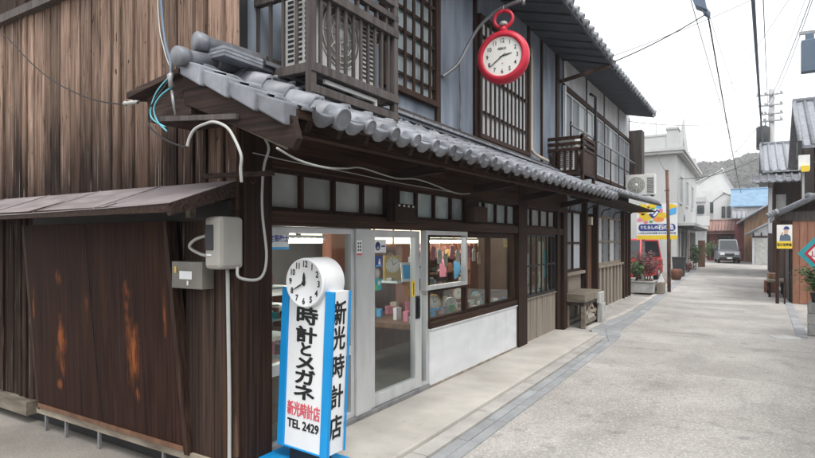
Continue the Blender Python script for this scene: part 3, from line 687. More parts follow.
# ================================================================== AIR CONDITIONERS
def aircon(loc, rot, label, grp):
    t = thing('air_conditioner', label, 'air conditioner', loc, rot, grp)
    b = MB(); b.box(-.39, .39, -.14, .14, .03, .62); body = b.build('casing', 'ac', t, local=True, bevel=.012)
    b = MB()
    for rr in (.05, .10, .15, .20, .235): b.tube([(-.1+rr*math.cos(a), -.147, .32+rr*math.sin(a)) for a in [math.pi*2*k/28 for k in range(29)]], .005, 5)
    for k in range(8): a = math.pi*k/4; b.tube([(-.1+.05*math.cos(a), -.147, .32+.05*math.sin(a)), (-.1+.235*math.cos(a), -.147, .32+.235*math.sin(a))], .004, 5)
    b.tube([(-.1, -.143, .32), (-.1, -.150, .32)], .05, 16)
    b.build('fan_grille', 'ac', t, local=True)
    b = MB(); b.lathe([(.0001, -.142), (.235, -.142), (.236, -.139)], 32, Matrix(((1, 0, 0, -.1), (0, 0, 1, 0), (0, 1, 0, .32), (0, 0, 0, 1)))); b.build('fan_opening', 'plastic_g', t, local=True)
    b = MB()
    for c in range(3):
        for k in range(13): b.box(-.3925, -.389, -.115+c*.08, -.115+c*.08+.055, .08+k*.035, .08+k*.035+.02)
    b.build('side_louvre', 'slot', t, local=True)
    b = MB()
    for k in range(13): b.box(.18, .36, -.1425, -.139, .08+k*.035, .08+k*.035+.018)
    b.build('front_louvre', 'slot', t, local=True)
    for sx in (-.3, .3): b = MB(); b.box(sx-.03, sx+.03, -.15, .15, 0, .03); b.build('foot', 'slot', t, local=True)
    return t
aircon((-2.73, 3.36, 2.862), (0, 0, R(90)), 'white air conditioner behind the balcony balusters above the near shop eave', 'white outdoor air conditioner units')
aircon((-2.70, 10.09, 2.86), (0, 0, R(90)), 'white air conditioner inside the dark balcony below the plaster wall', 'white outdoor air conditioner units')
aircon((-2.62, 17.05, 2.93), (0, 0, R(0)), 'white air conditioner standing on the far roof beside a brown box', 'white outdoor air conditioner units')

# ================================================================== THINGS AT THE SHOP
def at(mx, fn):                              # apply a matrix to everything fn adds
    b = MB(); b.T = mx; fn(b); return b
# slanting shutter cupboard on the plank wall
cup = thing('shutter_cupboard', 'dark brown wooden shutter cupboard with orange worn patches under the lean-to roof', 'cupboard', (-4.4, 2.5, .15))
def sh(x, y, z): return (x-.17*(z-.16)/1.62, y-.05*(z-.16)/1.62, z)
def shbox(b, x0, x1, y0, y1, z0, z1, r=None):
    b.hexa([sh(x0, y0, z0), sh(x1, y0, z0), sh(x1, y1, z0), sh(x0, y1, z0), sh(x0, y0, z1), sh(x1, y0, z1), sh(x1, y1, z1), sh(x0, y1, z1)], r)
b = MB(); shbox(b, -5.36, -4.375, 2.50, 2.53, .19, 1.80, .35); b.build('front_panel', 'shed', cup)
b = MB(); shbox(b, -4.365, -3.36, 2.505, 2.535, .19, 1.80, .62); b.build('front_panel', 'shed', cup)
b = MB(); shbox(b, -3.358, -3.315, 2.495, 2.575, .17, 1.80, .5); b.build('end_board', 'wood_z', cup)
b = MB(); shbox(b, -5.40, -5.362, 2.50, 2.575, .17, 1.80); b.build('end_board', 'wood_z', cup)
b = MB(); shbox(b, -4.374, -4.366, 2.503, 2.53, .19, 1.80); b.build('seam', 'black', cup)
b = MB(); shbox(b, -5.36, -3.36, 2.49, 2.499, .19, .225); b.build('bottom_batten', 'cab', cup)
b = MB(); b.bar((-5.42, 2.52, .155), (-3.02, 2.53, .155), .035, .05); b.build('bottom_rail', 'oldwood', cup)
for x in (-5.28, -4.95, -4.45, -3.62):
    b = MB(); b.bar((x, 2.52, -.02), (x, 2.52, .13), .022, .022); b.build('foot', 'galv', cup)
b = MB(); x = -2.97
while x > -3.33:
    wd = random.uniform(.11, .15); b.box(x-wd, x-.003, 2.535+random.uniform(0, .005), 2.556, .17, 1.80); x -= wd
b.build('infill_boards', 'darkplank', cup)
b = MB(); b.box(-5.55, -2.95, 2.535, 2.558, 1.80, 1.93); b.build('top_board', 'black', cup)
# lean-to roof over it
ln = thing('lean_to_roof', 'low lean-to roof of faded brown sheet over the shutter cupboard', 'roof', (-4.4, 2.55, 1.8))
def lz(y): return 1.885+(y-2.06)*(2.06-1.885)/.5
b = MB()
for k in range(5):
    x1 = -2.90-k*.80; x0 = x1-.803; dz = .002*(k % 2)
    sg_ = lambda x: .022*math.sin((x+2.9)/3.7*math.pi)
    for q in range(4):
        xa, xb = x1-.8*(q+1)/4-(.006 if q == 3 else 0), x1-.8*q/4
        b.hexa([(xa, 2.055, lz(2.055)+dz+sg_(xa)), (xb, 2.055, lz(2.055)+dz+sg_(xb)), (xb, 2.56, lz(2.56)+dz), (xa, 2.56, lz(2.56)+dz),
            (xa, 2.055, lz(2.055)+.004+dz+sg_(xa)), (xb, 2.055, lz(2.055)+.004+dz+sg_(xb)), (xb, 2.56, lz(2.56)+.004+dz), (xa, 2.56, lz(2.56)+.004+dz)], r=.3+.1*k)
    b.bar((x0, 2.055, lz(2.055)+.008+sg_(x0)), (x0, 2.56, lz(2.56)+.008), .008, .008)
b.build('roof_sheet', 'tin', ln)
b = MB(); b.box(-6.7, -2.91, 2.06, 2.09, lz(2.06)-.055, lz(2.06)-.003); b.build('front_batten', 'wood_y', ln)
b = MB(); b.hexa([(-2.93, 2.062, lz(2.06)-.075), (-2.90, 2.062, lz(2.06)-.075), (-2.90, 2.55, lz(2.55)-.10), (-2.93, 2.55, lz(2.55)-.10),
                  (-2.93, 2.062, lz(2.06)), (-2.90, 2.062, lz(2.06)), (-2.90, 2.55, lz(2.55)), (-2.93, 2.55, lz(2.55))]); b.build('gable_board', 'wood_x', ln)
for x in (-6.2, -5.6, -4.6, -3.6, -3.15):
    b = MB(); b.bar((x, 2.07, lz(2.07)-.03), (x, 2.55, lz(2.55)-.03), .04, .045); b.build('rafter', 'wood_x', ln)
b = MB(); b.bar((-6.6, 2.4, lz(2.4)-.08), (-2.95, 2.4, lz(2.4)-.08), .045, .05); b.build('purlin', 'wood_x', ln)
b = MB(); b.bar((-3.16, 2.40, lz(2.4)-.08), (-3.16, 2.40, lz(2.4)-.19), .045, .045); b.build('purlin_block', 'oldwood', ln)

# electric meter and box at the corner
mt = thing('electric_meter', 'rounded grey electric meter housing with black window at the house corner', 'meter', (-2.95, 2.55, 1.46))
b = MB(); b.box(-3.03, -2.875, 2.40, 2.60, 1.475, 1.82); b.build('housing', 'plastic_g', mt, bevel=.028)
b = MB(); b.box(-3.012, -2.935, 2.393, 2.402, 1.60, 1.765); b.build('window', 'slot', mt, bevel=.004)
b = MB(); b.box(-2.998, -2.955, 2.3945, 2.401, 1.565, 1.574); b.build('maker_plate', 'white', mt)
b = MB(); b.box(-3.0, -2.91, 2.56, 2.60, 1.45, 1.87); b.build('backplate', 'wood_z', mt)
bx = thing('junction_box', 'flat grey plastic box with white notice below the electric meter', 'electrical box', (-3.2, 2.58, 1.33))
b = MB(); b.box(-3.42, -3.10, 2.44, 2.56, 1.335, 1.52); b.build('casing', 'plastic_d', bx, bevel=.006)
b = MB(); b.box(-3.33, -3.20, 2.4365, 2.4385, 1.40, 1.455); b.build('notice', 'white', bx)
b = MB(); b.box(-3.385, -3.36, 2.4345, 2.4385, 1.44, 1.485); b.build('seal', 'gold', bx)
b = MB(); b.box(-3.25, -3.235, 2.4345, 2.4385, 1.36, 1.39); b.build('latch', 'white', bx)
def cable(name, pts, r, mat, label, cat='cable', group=None, n=6, smooth=6):
    b = MB(); P_ = curve(pts, smooth) if smooth else pts
    b.tube(P_, r, n); p = pts[0]
    return solo(name, b, mat, label, cat, group, base=tuple(p))
cable('conduit', [(-2.955, 2.53, 1.475), (-2.955, 2.535, 1.2), (-2.955, 2.545, .6), (-2.955, 2.545, .0)], .013, 'cable_w', 'straight pale conduit running down from the meter to the ground', 'conduit')
cable('conduit', [(-2.86, 2.53, 1.49), (-2.84, 2.53, 1.42), (-2.79, 2.66, 1.41), (-2.79, 2.72, 1.55), (-2.85, 2.74, 1.85), (-2.86, 2.75, 2.05), (-2.84, 2.75, 2.19), (-2.80, 2.75, 2.30), (-2.84, 2.72, 2.4)], .010, 'cable_w', 'curved pale conduit rising from the meter along the corner post', 'conduit')
cable('conduit', [(-3.04, 2.45, 1.56), (-3.12, 2.44, 1.575), (-3.20, 2.42, 1.62), (-3.14, 2.42, 1.67), (-3.04, 2.45, 1.70)], .011, 'cable_w', 'short loop of pale conduit at the left side of the meter', 'conduit')
cable('conduit', [(-2.85, 2.14, 2.224), (-2.83, 2.14, 2.272), (-2.78, 2.14, 2.32), (-2.69, 2.14, 2.34), (-2.61, 2.14, 2.342), (-2.51, 2.14, 2.303), (-2.45, 2.14, 2.24), (-2.39, 2.14, 2.135), (-2.405, 2.15, 2.06), (-2.42, 2.17, 1.99)], .009, 'cable_w', 'arched white conduit looping under the gable board', 'conduit')
cable('cable', [(-2.12, 2.14, 2.15), (-2.12, 2.32, 2.105), (-2.16, 2.6, 2.10), (-2.4, 3.1, 2.17), (-2.58, 3.53, 2.232), (-2.6, 4.04, 2.204), (-2.6, 4.47, 2.227), (-2.8, 5.6, 2.2), (-2.9, 6.2, 2.24)], .0065, 'cable_w', 'pale cable drooping under the shop eave from the gable board', 'cable')
cable('cable', [(-2.90, 2.70, 2.265), (-2.91, 3.17, 2.252), (-2.91, 3.79, 2.245), (-2.91, 4.59, 2.227), (-2.92, 6.1, 2.225)], .0045, 'cable_w', 'thin pale cable stapled above the transom windows', 'cable')
cable('cable', [(-6.6, 2.32, 4.2), (-5.62, 2.30, 3.52), (-4.9, 2.30, 3.03), (-4.3, 2.30, 2.76), (-3.85, 2.30, 2.64), (-3.60, 2.30, 2.62), (-3.1, 2.26, 2.60)], .005, 'cable_b', 'thin black wire crossing the plank wall to the eave', 'cable')
b = MB(); b.tube([(-3.76, 2.30, 2.628), (-3.74, 2.30, 2.628), (-3.72, 2.30, 2.626), (-3.66, 2.30, 2.624), (-3.64, 2.3, 2.622), (-3.60, 2.3, 2.62)], [.009, .018, .011, .018, .011, .016], 10)
solo('insulator', b, 'cable_w', 'small white insulator on the black wire by the plank wall', 'insulator', base=(-3.68, 2.3, 2.61))
cable('cable', [(-3.36, 2.28, 4.3), (-3.28, 2.26, 3.3), (-3.18, 2.22, 2.95), (-3.04, 2.16, 2.77), (-2.98, 2.12, 2.64)], .009, 'cable_s', 'thick blue-grey cable dropping to the roof corner', 'cable')
cable('cable', [(-3.39, 2.28, 4.3), (-3.31, 2.26, 3.2), (-3.16, 2.20, 2.88), (-3.0, 2.14, 2.70)], .004, 'cable_w', 'thin pale cable beside the thick one dropping to the roof corner', 'cable')
cable('wire', [(-2.96, 2.12, 2.67), (-3.08, 2.12, 2.607), (-3.14, 2.12, 2.554), (-3.18, 2.12, 2.465), (-3.15, 2.12, 2.412), (-3.05, 2.13, 2.36)], .005, 'cable_c', 'outer cyan wire looping down from the roof corner', 'wire')
cable('wire', [(-2.96, 2.13, 2.60), (-3.06, 2.11, 2.55), (-3.13, 2.11, 2.48), (-3.11, 2.12, 2.40), (-3.03, 2.13, 2.33)], .005, 'cable_c', 'inner cyan wire looping down from the roof corner', 'wire')
cable('wire', [(-2.98, 2.12, 2.64), (-3.17, 2.12, 2.50), (-3.20, 2.12, 2.40), (-3.13, 2.12, 2.33), (-2.99, 2.12, 2.26), (-2.85, 2.13, 2.215)], .006, 'cable_b', 'black wire looping under the roof corner into the conduit', 'wire')
b = MB(); b.tube([(-2.97, 2.12, 2.68), (-2.97, 2.11, 2.655), (-2.97, 2.11, 2.63), (-2.97, 2.12, 2.59)], [.008, .02, .014, .02], 10); b.tube([(-2.97, 2.12, 2.57), (-2.955, 2.12, 2.50), (-2.95, 2.13, 2.42)], [.008, .010, .005], 8)
solo('cable_clamp', b, 'galv', 'knobbly cable clamp hanging at the roof corner', 'clamp', base=(-2.97, 2.12, 2.6))
b = MB(); b.bar((-3.0, 2.36, 2.075), (-2.62, 2.62, 2.10), .04, .03); b.tube([(-2.72, 2.56, 2.08), (-2.72, 2.56, 2.05), (-2.735, 2.55, 2.03), (-2.75, 2.54, 2.045)], .004, 6)
solo('hook_board', b, 'wood_x', 'short dark stick with a hook beside the first transom window', 'board', base=(-2.8, 2.5, 2.07))
# dark boxes on the lintel
for (y0, y1, xf, zb, zt, lab) in ((4.42, 4.80, -2.84, 1.845, 2.02, 'brown wooden box with white knobs on the lintel between transom windows'),
                         (6.2, 6.62, -2.85, 1.90, 2.09, 'plain brown wooden box on the lintel nearer the lattice window')):
    t = thing('wooden_box', lab, 'box', (-2.9, (y0+y1)/2, zb), group='brown boxes on the shop lintel')
    b = MB(); b.box(-2.943, xf, y0, y1, zb, zt); b.build('case', 'wood_z', t, bevel=.006)
    if zb < 1.88:
        for k in range(4): b = MB(); b.box(xf+.001, xf+.009, y0+.05+k*.085, y0+.05+k*.085+.02, zt-.03, zt-.012); b.build('knob', 'white', t)

# ------------------------------------------------------------------ sign pillar with clock
SGL = (-2.61, 2.955, .06)
sg = thing('clock_sign', 'leaning white and blue shop sign pillar topped by a round clock', 'sign', SGL, (0, R(2.8), 0))
HW, HD, ZB, ZT = .222, .098, .17, 1.275
b = MB(); b.box(-.32, .30, -.20, .20, .0, .075); b.build('base_plate', 'blue', sg, local=True, bevel=.006)
b = MB(); b.box(-.13, .13, -.07, .07, .076, .168); b.build('plinth', 'black', sg, local=True)
b = MB(); b.box(-HW+.012, HW-.012, -HD+.008, HD-.008, ZB, ZT-.002); b.build('body', 'signwhite', sg, local=True)
b = MB()
for s_ in (-1, 1): 
    x = s_*(HW-.028); b.box(x-.03, x+.03, -HD-.006, -HD+.03, ZB-.005, ZT)
b.box(-HW+.058, HW-.058, -HD, -HD+.02, ZB-.005, ZB+.006)
for s_ in (-1, 1): b.box(HW-.004, HW+.004, s_*(HD-.006)-.01, s_*(HD-.006)+.01, ZB-.004, ZT-.002)
b.build('blue_frame', 'blue', sg, local=True, bevel=.003)
b = MB(); yf = -HD+.0075
def fr(x, z): return face_ny(x, yf-.0015, z)
def heavy(b, ch, size, mx, w, sx):           # brushed heavy by overprinting
    for k, (dx, dz) in enumerate(((0, 0), (w, 0), (-w, 0), (0, w*.7), (0, -w*.7), (w*.7, w*.5), (-w*.7, -w*.5), (w*.7, -w*.5), (-w*.7, w*.5))): b.text(ch, size, mx @ Matrix.Translation((dx, dz, .00012*k)), .0008, 0, sx=sx)
for ch, z, sz, sx in zip('時計とメガネ', (1.085, .955, .858, .765, .665, .560), (.125, .115, .10, .108, .112, .112), (1.62, 1.72, 1.35, 1.85, 1.75, 1.85)): heavy(b, ch, sz, fr(0, z), .0062, sx)
b.build('lettering', 'black', sg, local=True)
b = MB()
for ch, x in zip('新光時計店', (-.118, -.059, 0, .059, .118)): heavy(b, ch, .105, fr(x, .435), .0022, .56)
b.build('red_lettering', 'redtext', sg, local=True)
b = MB(); heavy(b, 'TEL 2429', .085, fr(0, .335), .0025, .86); b.build('phone_lettering', 'black', sg, local=True)
b = MB(); xs = HW-.010
for ch, z in zip('新光時計店', (1.115, .945, .752, .550, .340)): heavy(b, ch, .172, face_px(xs, 0, z), .004, .8)
b.build('side_lettering', 'black', sg, local=True)
# round clock on top
CZ = 1.32; ck = MB(); mxc = Matrix(((1, 0, 0, 0), (0, 0, 1, 0), (0, 1, 0, CZ), (0, 0, 0, 1)))
RC = .168
ck.lathe([(RC-.012, HD+.01), (RC, HD-.005), (RC, -HD-.02), (RC-.004, -HD-.034), (RC-.012, -HD-.036), (RC-.016, -HD-.030)], 56, mxc)
drum = ck.build('clock_drum', 'signwhite', sg, local=True)
b = MB(); yd = -HD-.0325
for k in range(1, 13):
    a = R(90-30*k); b.text(str(k), .058, face_ny(.125*math.cos(a), yd, CZ+.125*math.sin(a)), .001, .0012, sx=.8)
b.build('numerals', 'black', drum, local=True)
def hand(b, ang, ln, wd, y, tail=.02):
    a = R(90-ang); c, s = math.cos(a), math.sin(a); q = lambda t, n: (t*c-n*s, y, CZ+t*s+n*c); q2 = lambda t, n: (t*c-n*s, y-.003, CZ+t*s+n*c)
    pts = [(-tail, -wd*.5), (-tail, wd*.5), (ln*.5, wd), (ln, .002), (ln, -.002), (ln*.5, -wd)]
    n = len(pts); b.add([q(*p) for p in pts]+[q2(*p) for p in pts], [tuple(range(n)), tuple(range(n, 2*n))[::-1]]+[(i, (i+1) % n, n+(i+1) % n, n+i) for i in range(n)])
b = MB(); hand(b, -3, .07, .011, yd-.003); hand(b, 239, .105, .005, yd-.007)
b.lathe([(.013, -yd+.004), (.013, -yd+.013), (.001, -yd+.014)], 14, Matrix(((1, 0, 0, 0), (0, 0, -1, 0), (0, 1, 0, CZ), (0, 0, 0, 1)))); b.build('hands', 'black', drum, local=True)

# ------------------------------------------------------------------ red pocket watch clock on its bracket
CL = (-2.37, 5.95, 3.74); RW = .30
wt = thing('hanging_clock', 'red pocket watch shaped clock hanging from a pipe on the upper wall', 'clock', CL, (0, 0, R(8)))
mw = Matrix(((1, 0, 0, 0), (0, 0, 1, 0), (0, 1, 0, 0), (0, 0, 0, 1)))
b = MB(); b.lathe([(.0001, .085), (.20, .085), (.27, .075), (RW-.008, .045), (RW, .0), (RW-.006, -.045), (RW-.03, -.075), (RW-.062, -.085), (RW-.075, -.078), (RW-.08, -.045)], 64, mw)
b.tube([(0, 0, RW-.02), (0, 0, RW+.035), (0, 0, RW+.06)], [.055, .04, .032], 16)
b.tube([(.105*math.sin(t), 0, RW+.135+.10*math.cos(t)*.95) for t in [math.pi*2*k/28 for k in range(29)]], .020, 10)
b.build('case', 'red', wt, local=True)
b = MB(); b.lathe([(RW-.079, -.050), (RW-.079, -.058), (.0001, -.058)], 56, mw, smooth=False); dl = b.build('dial', 'dial', wt, local=True)
b = MB(); b.tube([(0, 0, RW+.06), (0, 0, RW+.085), (0, 0, RW+.105)], [.045, .048, .035], 14); b.build('crown_knob', 'cable_w', wt, local=True)
b = MB()
for k in range(1, 13):
    a = R(90-30*k); b.text(str(k), .066, face_ny(.172*math.cos(a), -.0595, .172*math.sin(a)), .001, .001, sx=.85)
b.text('SEIKO', .036, face_ny(0, -.0595, .085), .001, .0008); b.build('numerals', 'black', dl, local=True)
b = MB(); CZ = 0; hand(b, 77, .115, .008, -.061, .03); hand(b, 232, .185, .005, -.065, .05); b.build('hands', 'black', dl, local=True)
b = MB(); b.prism([(-.012, -.09), (.014, -.078), (.002, -.074)], lambda u, v, t: (u, t, v), -.0605, -.0585); b.build('emblem', 'red', dl, local=True)
b = MB(); b.tube(curve([(-3.0, 5.66, 3.55), (-2.88, 5.8, 3.70), (-2.82, 5.95, 3.95), (-2.70, 6.0, 4.16), (-2.52, 6.0, 4.29), (-2.33, 5.98, 4.335), (-2.16, 5.97, 4.35)]), .019, 10)
b.tube([(-2.16, 5.97, 4.36), (-2.13, 5.97, 4.40), (-2.12, 5.97, 4.37)], .015, 8); b.tube([(-2.14, 5.97, 4.37), (-2.14, 5.97, 4.30)], .02, 8)
b.tube(curve([(-2.86, 5.83, 3.74), (-2.90, 5.92, 3.5), (-2.94, 6.02, 3.30), (-2.97, 6.06, 3.0)]), .013, 8); b.build('bracket_pipe', 'galv', wt)
b = MB(); b.tube(curve([(-2.37, 5.95, 4.33), (-2.37, 5.95, 4.27)]), .008, 6); b.build('hook', 'galv', wt)

# ------------------------------------------------------------------ stickers, notices on the glass
def sticker(name, lab, cat, mx, wdt, hgt, mat, deco=None):
    t = thing(name, lab, cat, tuple(mx.translation))
    b = MB(); b.T = mx; b.box(-wdt/2, wdt/2, -hgt/2, hgt/2, -.001, .0012); b.build('sheet', mat, t)
    for (m, fn) in (deco or []):
        b = MB(); b.T = mx @ Matrix.Translation((0, 0, .0016)); fn(b); b.build('print', m, t)
    return t
XG = -3.014
I4 = Matrix.Identity(4)
sticker('notice_board', 'white and blue notice board in the shop window beside the corner post', 'notice', face_px(-3.012, 3.04, 1.66), .26, .13, 'signwhite',
        [('navy', lambda b: b.text('認定眼鏡士', .056, Matrix.Translation((.0, .015, 0)), .0004, .0016, sx=.9)), ('lblue', lambda b: b.box(-.13, .13, -.065, -.045, 0, .0006))])
sticker('notice_board', 'small framed white notice hung on the frame left of the door', 'notice', face_px(-2.955, 4.0, 1.60), .085, .135, 'signwhite',
        [('black', lambda b: [b.box(-.025, -.008, -.03+k*.03, -.012+k*.03, 0, .0006) for k in range(3)]+[b.box(.006, .025, -.03+k*.03, -.012+k*.03, 0, .0006) for k in range(3)]),
         ('redtext', lambda b: b.box(-.04, .04, -.066, -.05, 0, .0007))])
YD = 4.37
sticker('sticker', 'white sticker with round blue emblem at the top of the shop door', 'sticker', face_px(XG, YD+.05, 1.61), .19, .125, 'signwhite',
        [('navy', lambda b: b.lathe([(.042, 0), (.0001, .0006)], 20, Matrix.Translation((-.045, 0, 0)))), ('signwhite', lambda b: b.lathe([(.014, .0007), (.0001, .0009)], 12, Matrix.Translation((-.045, -.015, 0)))),
         ('navy', lambda b: b.box(.015, .08, -.008, .008, 0, .0006))])
sticker('sticker', 'deep blue square sticker below the white emblem sticker on the door', 'sticker', face_px(XG, YD+.02, 1.465), .125, .105, 'navy',
        [('signwhite', lambda b: b.lathe([(.016, 0), (.0001, .0006)], 16, Matrix.Translation((.012, .012, 0)))), ('signwhite', lambda b: b.box(-.005, .03, -.03, .0, 0, .0006)), ('lblue', lambda b: b.box(-.05, .05, -.047, -.036, 0, .0006))])
sticker('sticker', 'turquoise square sticker lowest of the column on the shop door', 'sticker', face_px(XG, YD+.005, 1.245), .12, .11, 'teal',
        [('green', lambda b: b.box(-.055, .0, -.05, .0, 0, .0006)), ('dial', lambda b: b.lathe([(.025, 0), (.0001, .0008)], 14, Matrix.Translation((.02, .015, 0))))])
b = MB(); b.T = face_px(XG, YD, 1.355); b.lathe([(.043, -.001), (.043, .001), (.0001, .0012)], 22)
solo('sticker', b, 'cable_w', 'round grey sticker between the blue and turquoise stickers on the door', 'sticker', base=(XG, YD, 1.355))
sticker('sticker', 'tall yellow sticker on the door stile above the handle', 'sticker', face_px(-2.983, 4.985, 1.16), .06, .17, 'yellow',
        [('black', lambda b: b.box(-.004, .012, -.065, .065, 0, .0006))])

# ------------------------------------------------------------------ goods inside the shop
tb = thing('fluorescent_lamp', 'lit white fluorescent tube glowing behind the shop window', 'lamp', (-4.2, 4.2, 1.74))
b = MB(); b.tube([(-4.2, 4.32, 1.655), (-4.2, 4.95, 1.655)], .016, 10); b.build('tube', 'lamp', tb)
b = MB(); b.box(-4.23, -4.17, 4.27, 5.0, 1.69, 1.725); b.build('batten', 'white', tb)
for y in (4.30, 4.97): b = MB(); b.box(-4.215, -4.185, y-.015, y+.015, 1.64, 1.689); b.build('lamp_holder', 'white', tb)
b = MB(); b.tube([(-4.2, 4.6, 1.725), (-4.2, 4.6, 2.45)], .005, 6); b.build('cord', 'cable_b', tb)
def showcase(loc, sx, sy, sz, label):
    t = thing('display_case', label, 'display case', loc)
    X, Y, Z = loc
    b = MB(); b.box(X-sx, X+sx, Y-sy, Y+sy, .10, .10+sz*.45); b.build('cabinet', 'cab', t)
    b = MB()
    for a in (-1, 1):
        for c in (-1, 1): b.box(X+a*(sx-.012)-.012, X+a*(sx-.012)+.012, Y+c*(sy-.012)-.012, Y+c*(sy-.012)+.012, .10+sz*.45, .1+sz)
    b.box(X-sx, X+sx, Y-sy, Y+sy, .1+sz, .1+sz+.02); b.build('frame', 'alu', t)
    b = MB(); b.box(X-sx+.01, X+sx-.01, Y-sy+.01, Y+sy-.01, .1+sz*.72, .1+sz*.735); b.build('shelf', 'frost_b', t)
    return t
showcase((-3.75, 3.45, .1), .28, .45, .95, 'glass display case just inside the left shop window')
showcase((-5.2, 4.7, .1), .35, .8, .9, 'long display case further back in the shop')
b = MB(); b.box(-4.05, -3.55, 4.25, 5.1, .1, .88); solo('counter', b, 'white_panel', 'pale counter front seen through the lower half of the door', 'counter', base=(-3.8, 4.7, .1), bevel=.005)
# poster of glasses
t = thing('glasses_poster', 'framed poster with turquoise eyeglass lenses inside the left window', 'poster', (-3.3, 3.10, 1.2))
b = MB(); b.T = face_px(-3.32, 3.14, 1.44) @ Matrix.Rotation(R(3), 4, 'Z')
b.box(-.10, .10, -.20, -.185, -.006, .006); b.box(-.10, .10, .185, .20, -.006, .006); b.box(-.115, -.10, -.20, .20, -.006, .006); b.box(.10, .115, -.20, .20, -.006, .006); b.build('frame', 'gold', t)
b = MB(); b.T = face_px(-3.326, 3.14, 1.44); b.box(-.10, .10, -.185, .185, -.002, .002); b.build('sheet', 'plastic_g', t)
for dz in (-.085, .075):
    b = MB(); b.T = face_px(-3.321, 3.14, 1.44+dz); b.lathe([(.052, 0), (.056, .003), (.0001, .004)], 20, Matrix.Scale(1.25, 4, (0, 1, 0))); b.build('lens_print', 'teal', t)
# clocks and boxes set out on the deck behind the display window, and clocks on the back walls
def dial_clock(loc, r, rot, body, label, grp, style=0):
    t = thing('display_clock', label, 'clock', loc, (0, 0, rot), grp)
    b = MB()
    if style == 0: b.lathe([(.0001, .03), (r, .03), (r*1.06, .0), (r*1.02, -.035), (r*.9, -.035), (r*.88, -.02)], 26, Matrix(((1, 0, 0, 0), (0, 0, 1, 0), (0, 1, 0, r*1.1), (0, 0, 0, 1))))
    else: b.box(-r*1.05, r*1.05, -.02, .03, .0, r*2.9); 
    if style == 0: b.box(-r*.5, r*.5, -.03, .03, 0, r*.12)
    b.build('case', body, t, local=True)
    cz = r*1.1 if style == 0 else r*1.8
    b = MB(); b.lathe([(r*.88, -.014), (r*.88, -.022), (.0001, -.022)], 24, Matrix(((1, 0, 0, 0), (0, 0, 1, 0), (0, 1, 0, cz), (0, 0, 0, 1))), smooth=False); b.build('dial', 'dial', t, local=True)
    b = MB()
    for k in range(12):
        a = R(30*k); b.box(r*.72*math.cos(a)-r*.035, r*.72*math.cos(a)+r*.035, -.0245, -.0225, cz+r*.72*math.sin(a)-r*.05, cz+r*.72*math.sin(a)+r*.05)
    b.bar((0, -.025, cz), (r*.42, -.025, cz+r*.3), r*.07, .002, (0, 1, 0)); b.bar((0, -.027, cz), (-r*.15, -.027, cz+r*.65), r*.05, .002, (0, 1, 0)); b.build('hands', 'black', t, local=True)
    return t
G1 = 'clocks and goods in the shop window'
rng = random.Random(3)
for i, (x, y, z, r, body, st, lab) in enumerate((
    (-3.55, 5.45, 1.20, .10, 'gold', 1, 'brass standing clock at the near end of the window shelf'),
    (-3.58, 5.72, 1.20, .085, 'gold', 0, 'round brass clock second on the window shelf'),
    (-3.55, 6.0, 1.20, .09, 'white', 1, 'white case clock on the window shelf behind the sliding sash'),
    (-3.55, 6.45, .74, .10, 'gold', 0, 'brass clock low on the deck right of the sash'),
    (-3.45, 6.75, .74, .075, 'white', 0, 'small white clock low on the display deck'),
    (-3.6, 7.25, .74, .09, 'cab_r', 1, 'red brown case clock on the display deck'),
    (-3.45, 7.6, .74, .08, 'teal', 0, 'teal rimmed clock at the far end of the display deck'))):
    dial_clock((x, y, z), r, R(90-rng.uniform(25, 60)), body, lab, G1, st)
b = MB(); b.box(-3.72, -3.42, 5.36, 6.22, 1.175, 1.198); solo('glass_shelf', b, 'frost_b', 'pale glass shelf behind the aluminium sliding sash', 'shelf', base=(-3.55, 5.8, 1.175))
for i, (y, z, mat, w_, h_, lab) in enumerate(((5.36, 1.2, 'signwhite', .16, .22, 'white framed card with blue picture nearest the door in the window'), (5.56, 1.2, 'navy', .12, .17, 'small navy card beside the white framed card'))):
    t = thing('picture_card', lab, 'card', (-3.3, y, z)); b = MB(); b.T = Matrix.Translation((-3.28, y, z+h_/2)) @ Matrix.Rotation(R(50), 4, 'Z') @ face_ny(0, 0, 0) @ Matrix.Rotation(R(-14), 4, 'X')
    b.box(-w_/2, w_/2, -h_/2, h_/2, -.006, .006); b.build('frame', mat, t)
    b = MB(); b.T = Matrix.Translation((-3.28, y, z+h_/2)) @ Matrix.Rotation(R(50), 4, 'Z') @ face_ny(0, 0, 0) @ Matrix.Rotation(R(-14), 4, 'X')
    b.box(-w_*.36, w_*.36, -h_*.36, h_*.36, .0065, .008); b.build('picture', 'lblue' if i == 0 else 'signwhite', t)
cols = ['gold', 'cream', 'signwhite', 'cab', 'teal', 'lblue', 'cab_r', 'plastic_g', 'green', 'pink']
words = {'gold': 'brass coloured', 'cream': 'cream', 'signwhite': 'white', 'cab': 'brown', 'teal': 'teal', 'lblue': 'light blue', 'cab_r': 'red brown', 'plastic_g': 'grey', 'green': 'green', 'pink': 'pink'}
for i in range(34):
    mat = rng.choice(cols); y = 5.45+i*.072+rng.uniform(-.02, .02); x = rng.uniform(-4.05, -3.25); a, c, h_ = rng.uniform(.03, .075), rng.uniform(.025, .05), rng.uniform(.04, .16)
    b = MB(); q = rng.uniform(0, 3); b.T = Matrix.Translation((x, y, .722)) @ Matrix.Rotation(q, 4, 'Z')
    b.box(-a, a, -c, c, 0, h_*.75); b.box(-a*1.06, a*1.06, -c*1.06, c*1.06, h_*.75, h_)
    solo('gift_box', b, mat, 'small %s gift box among the goods on the deck behind the display window' % words[mat], 'box', 'gift boxes on the window deck', base=(x, y, .722))
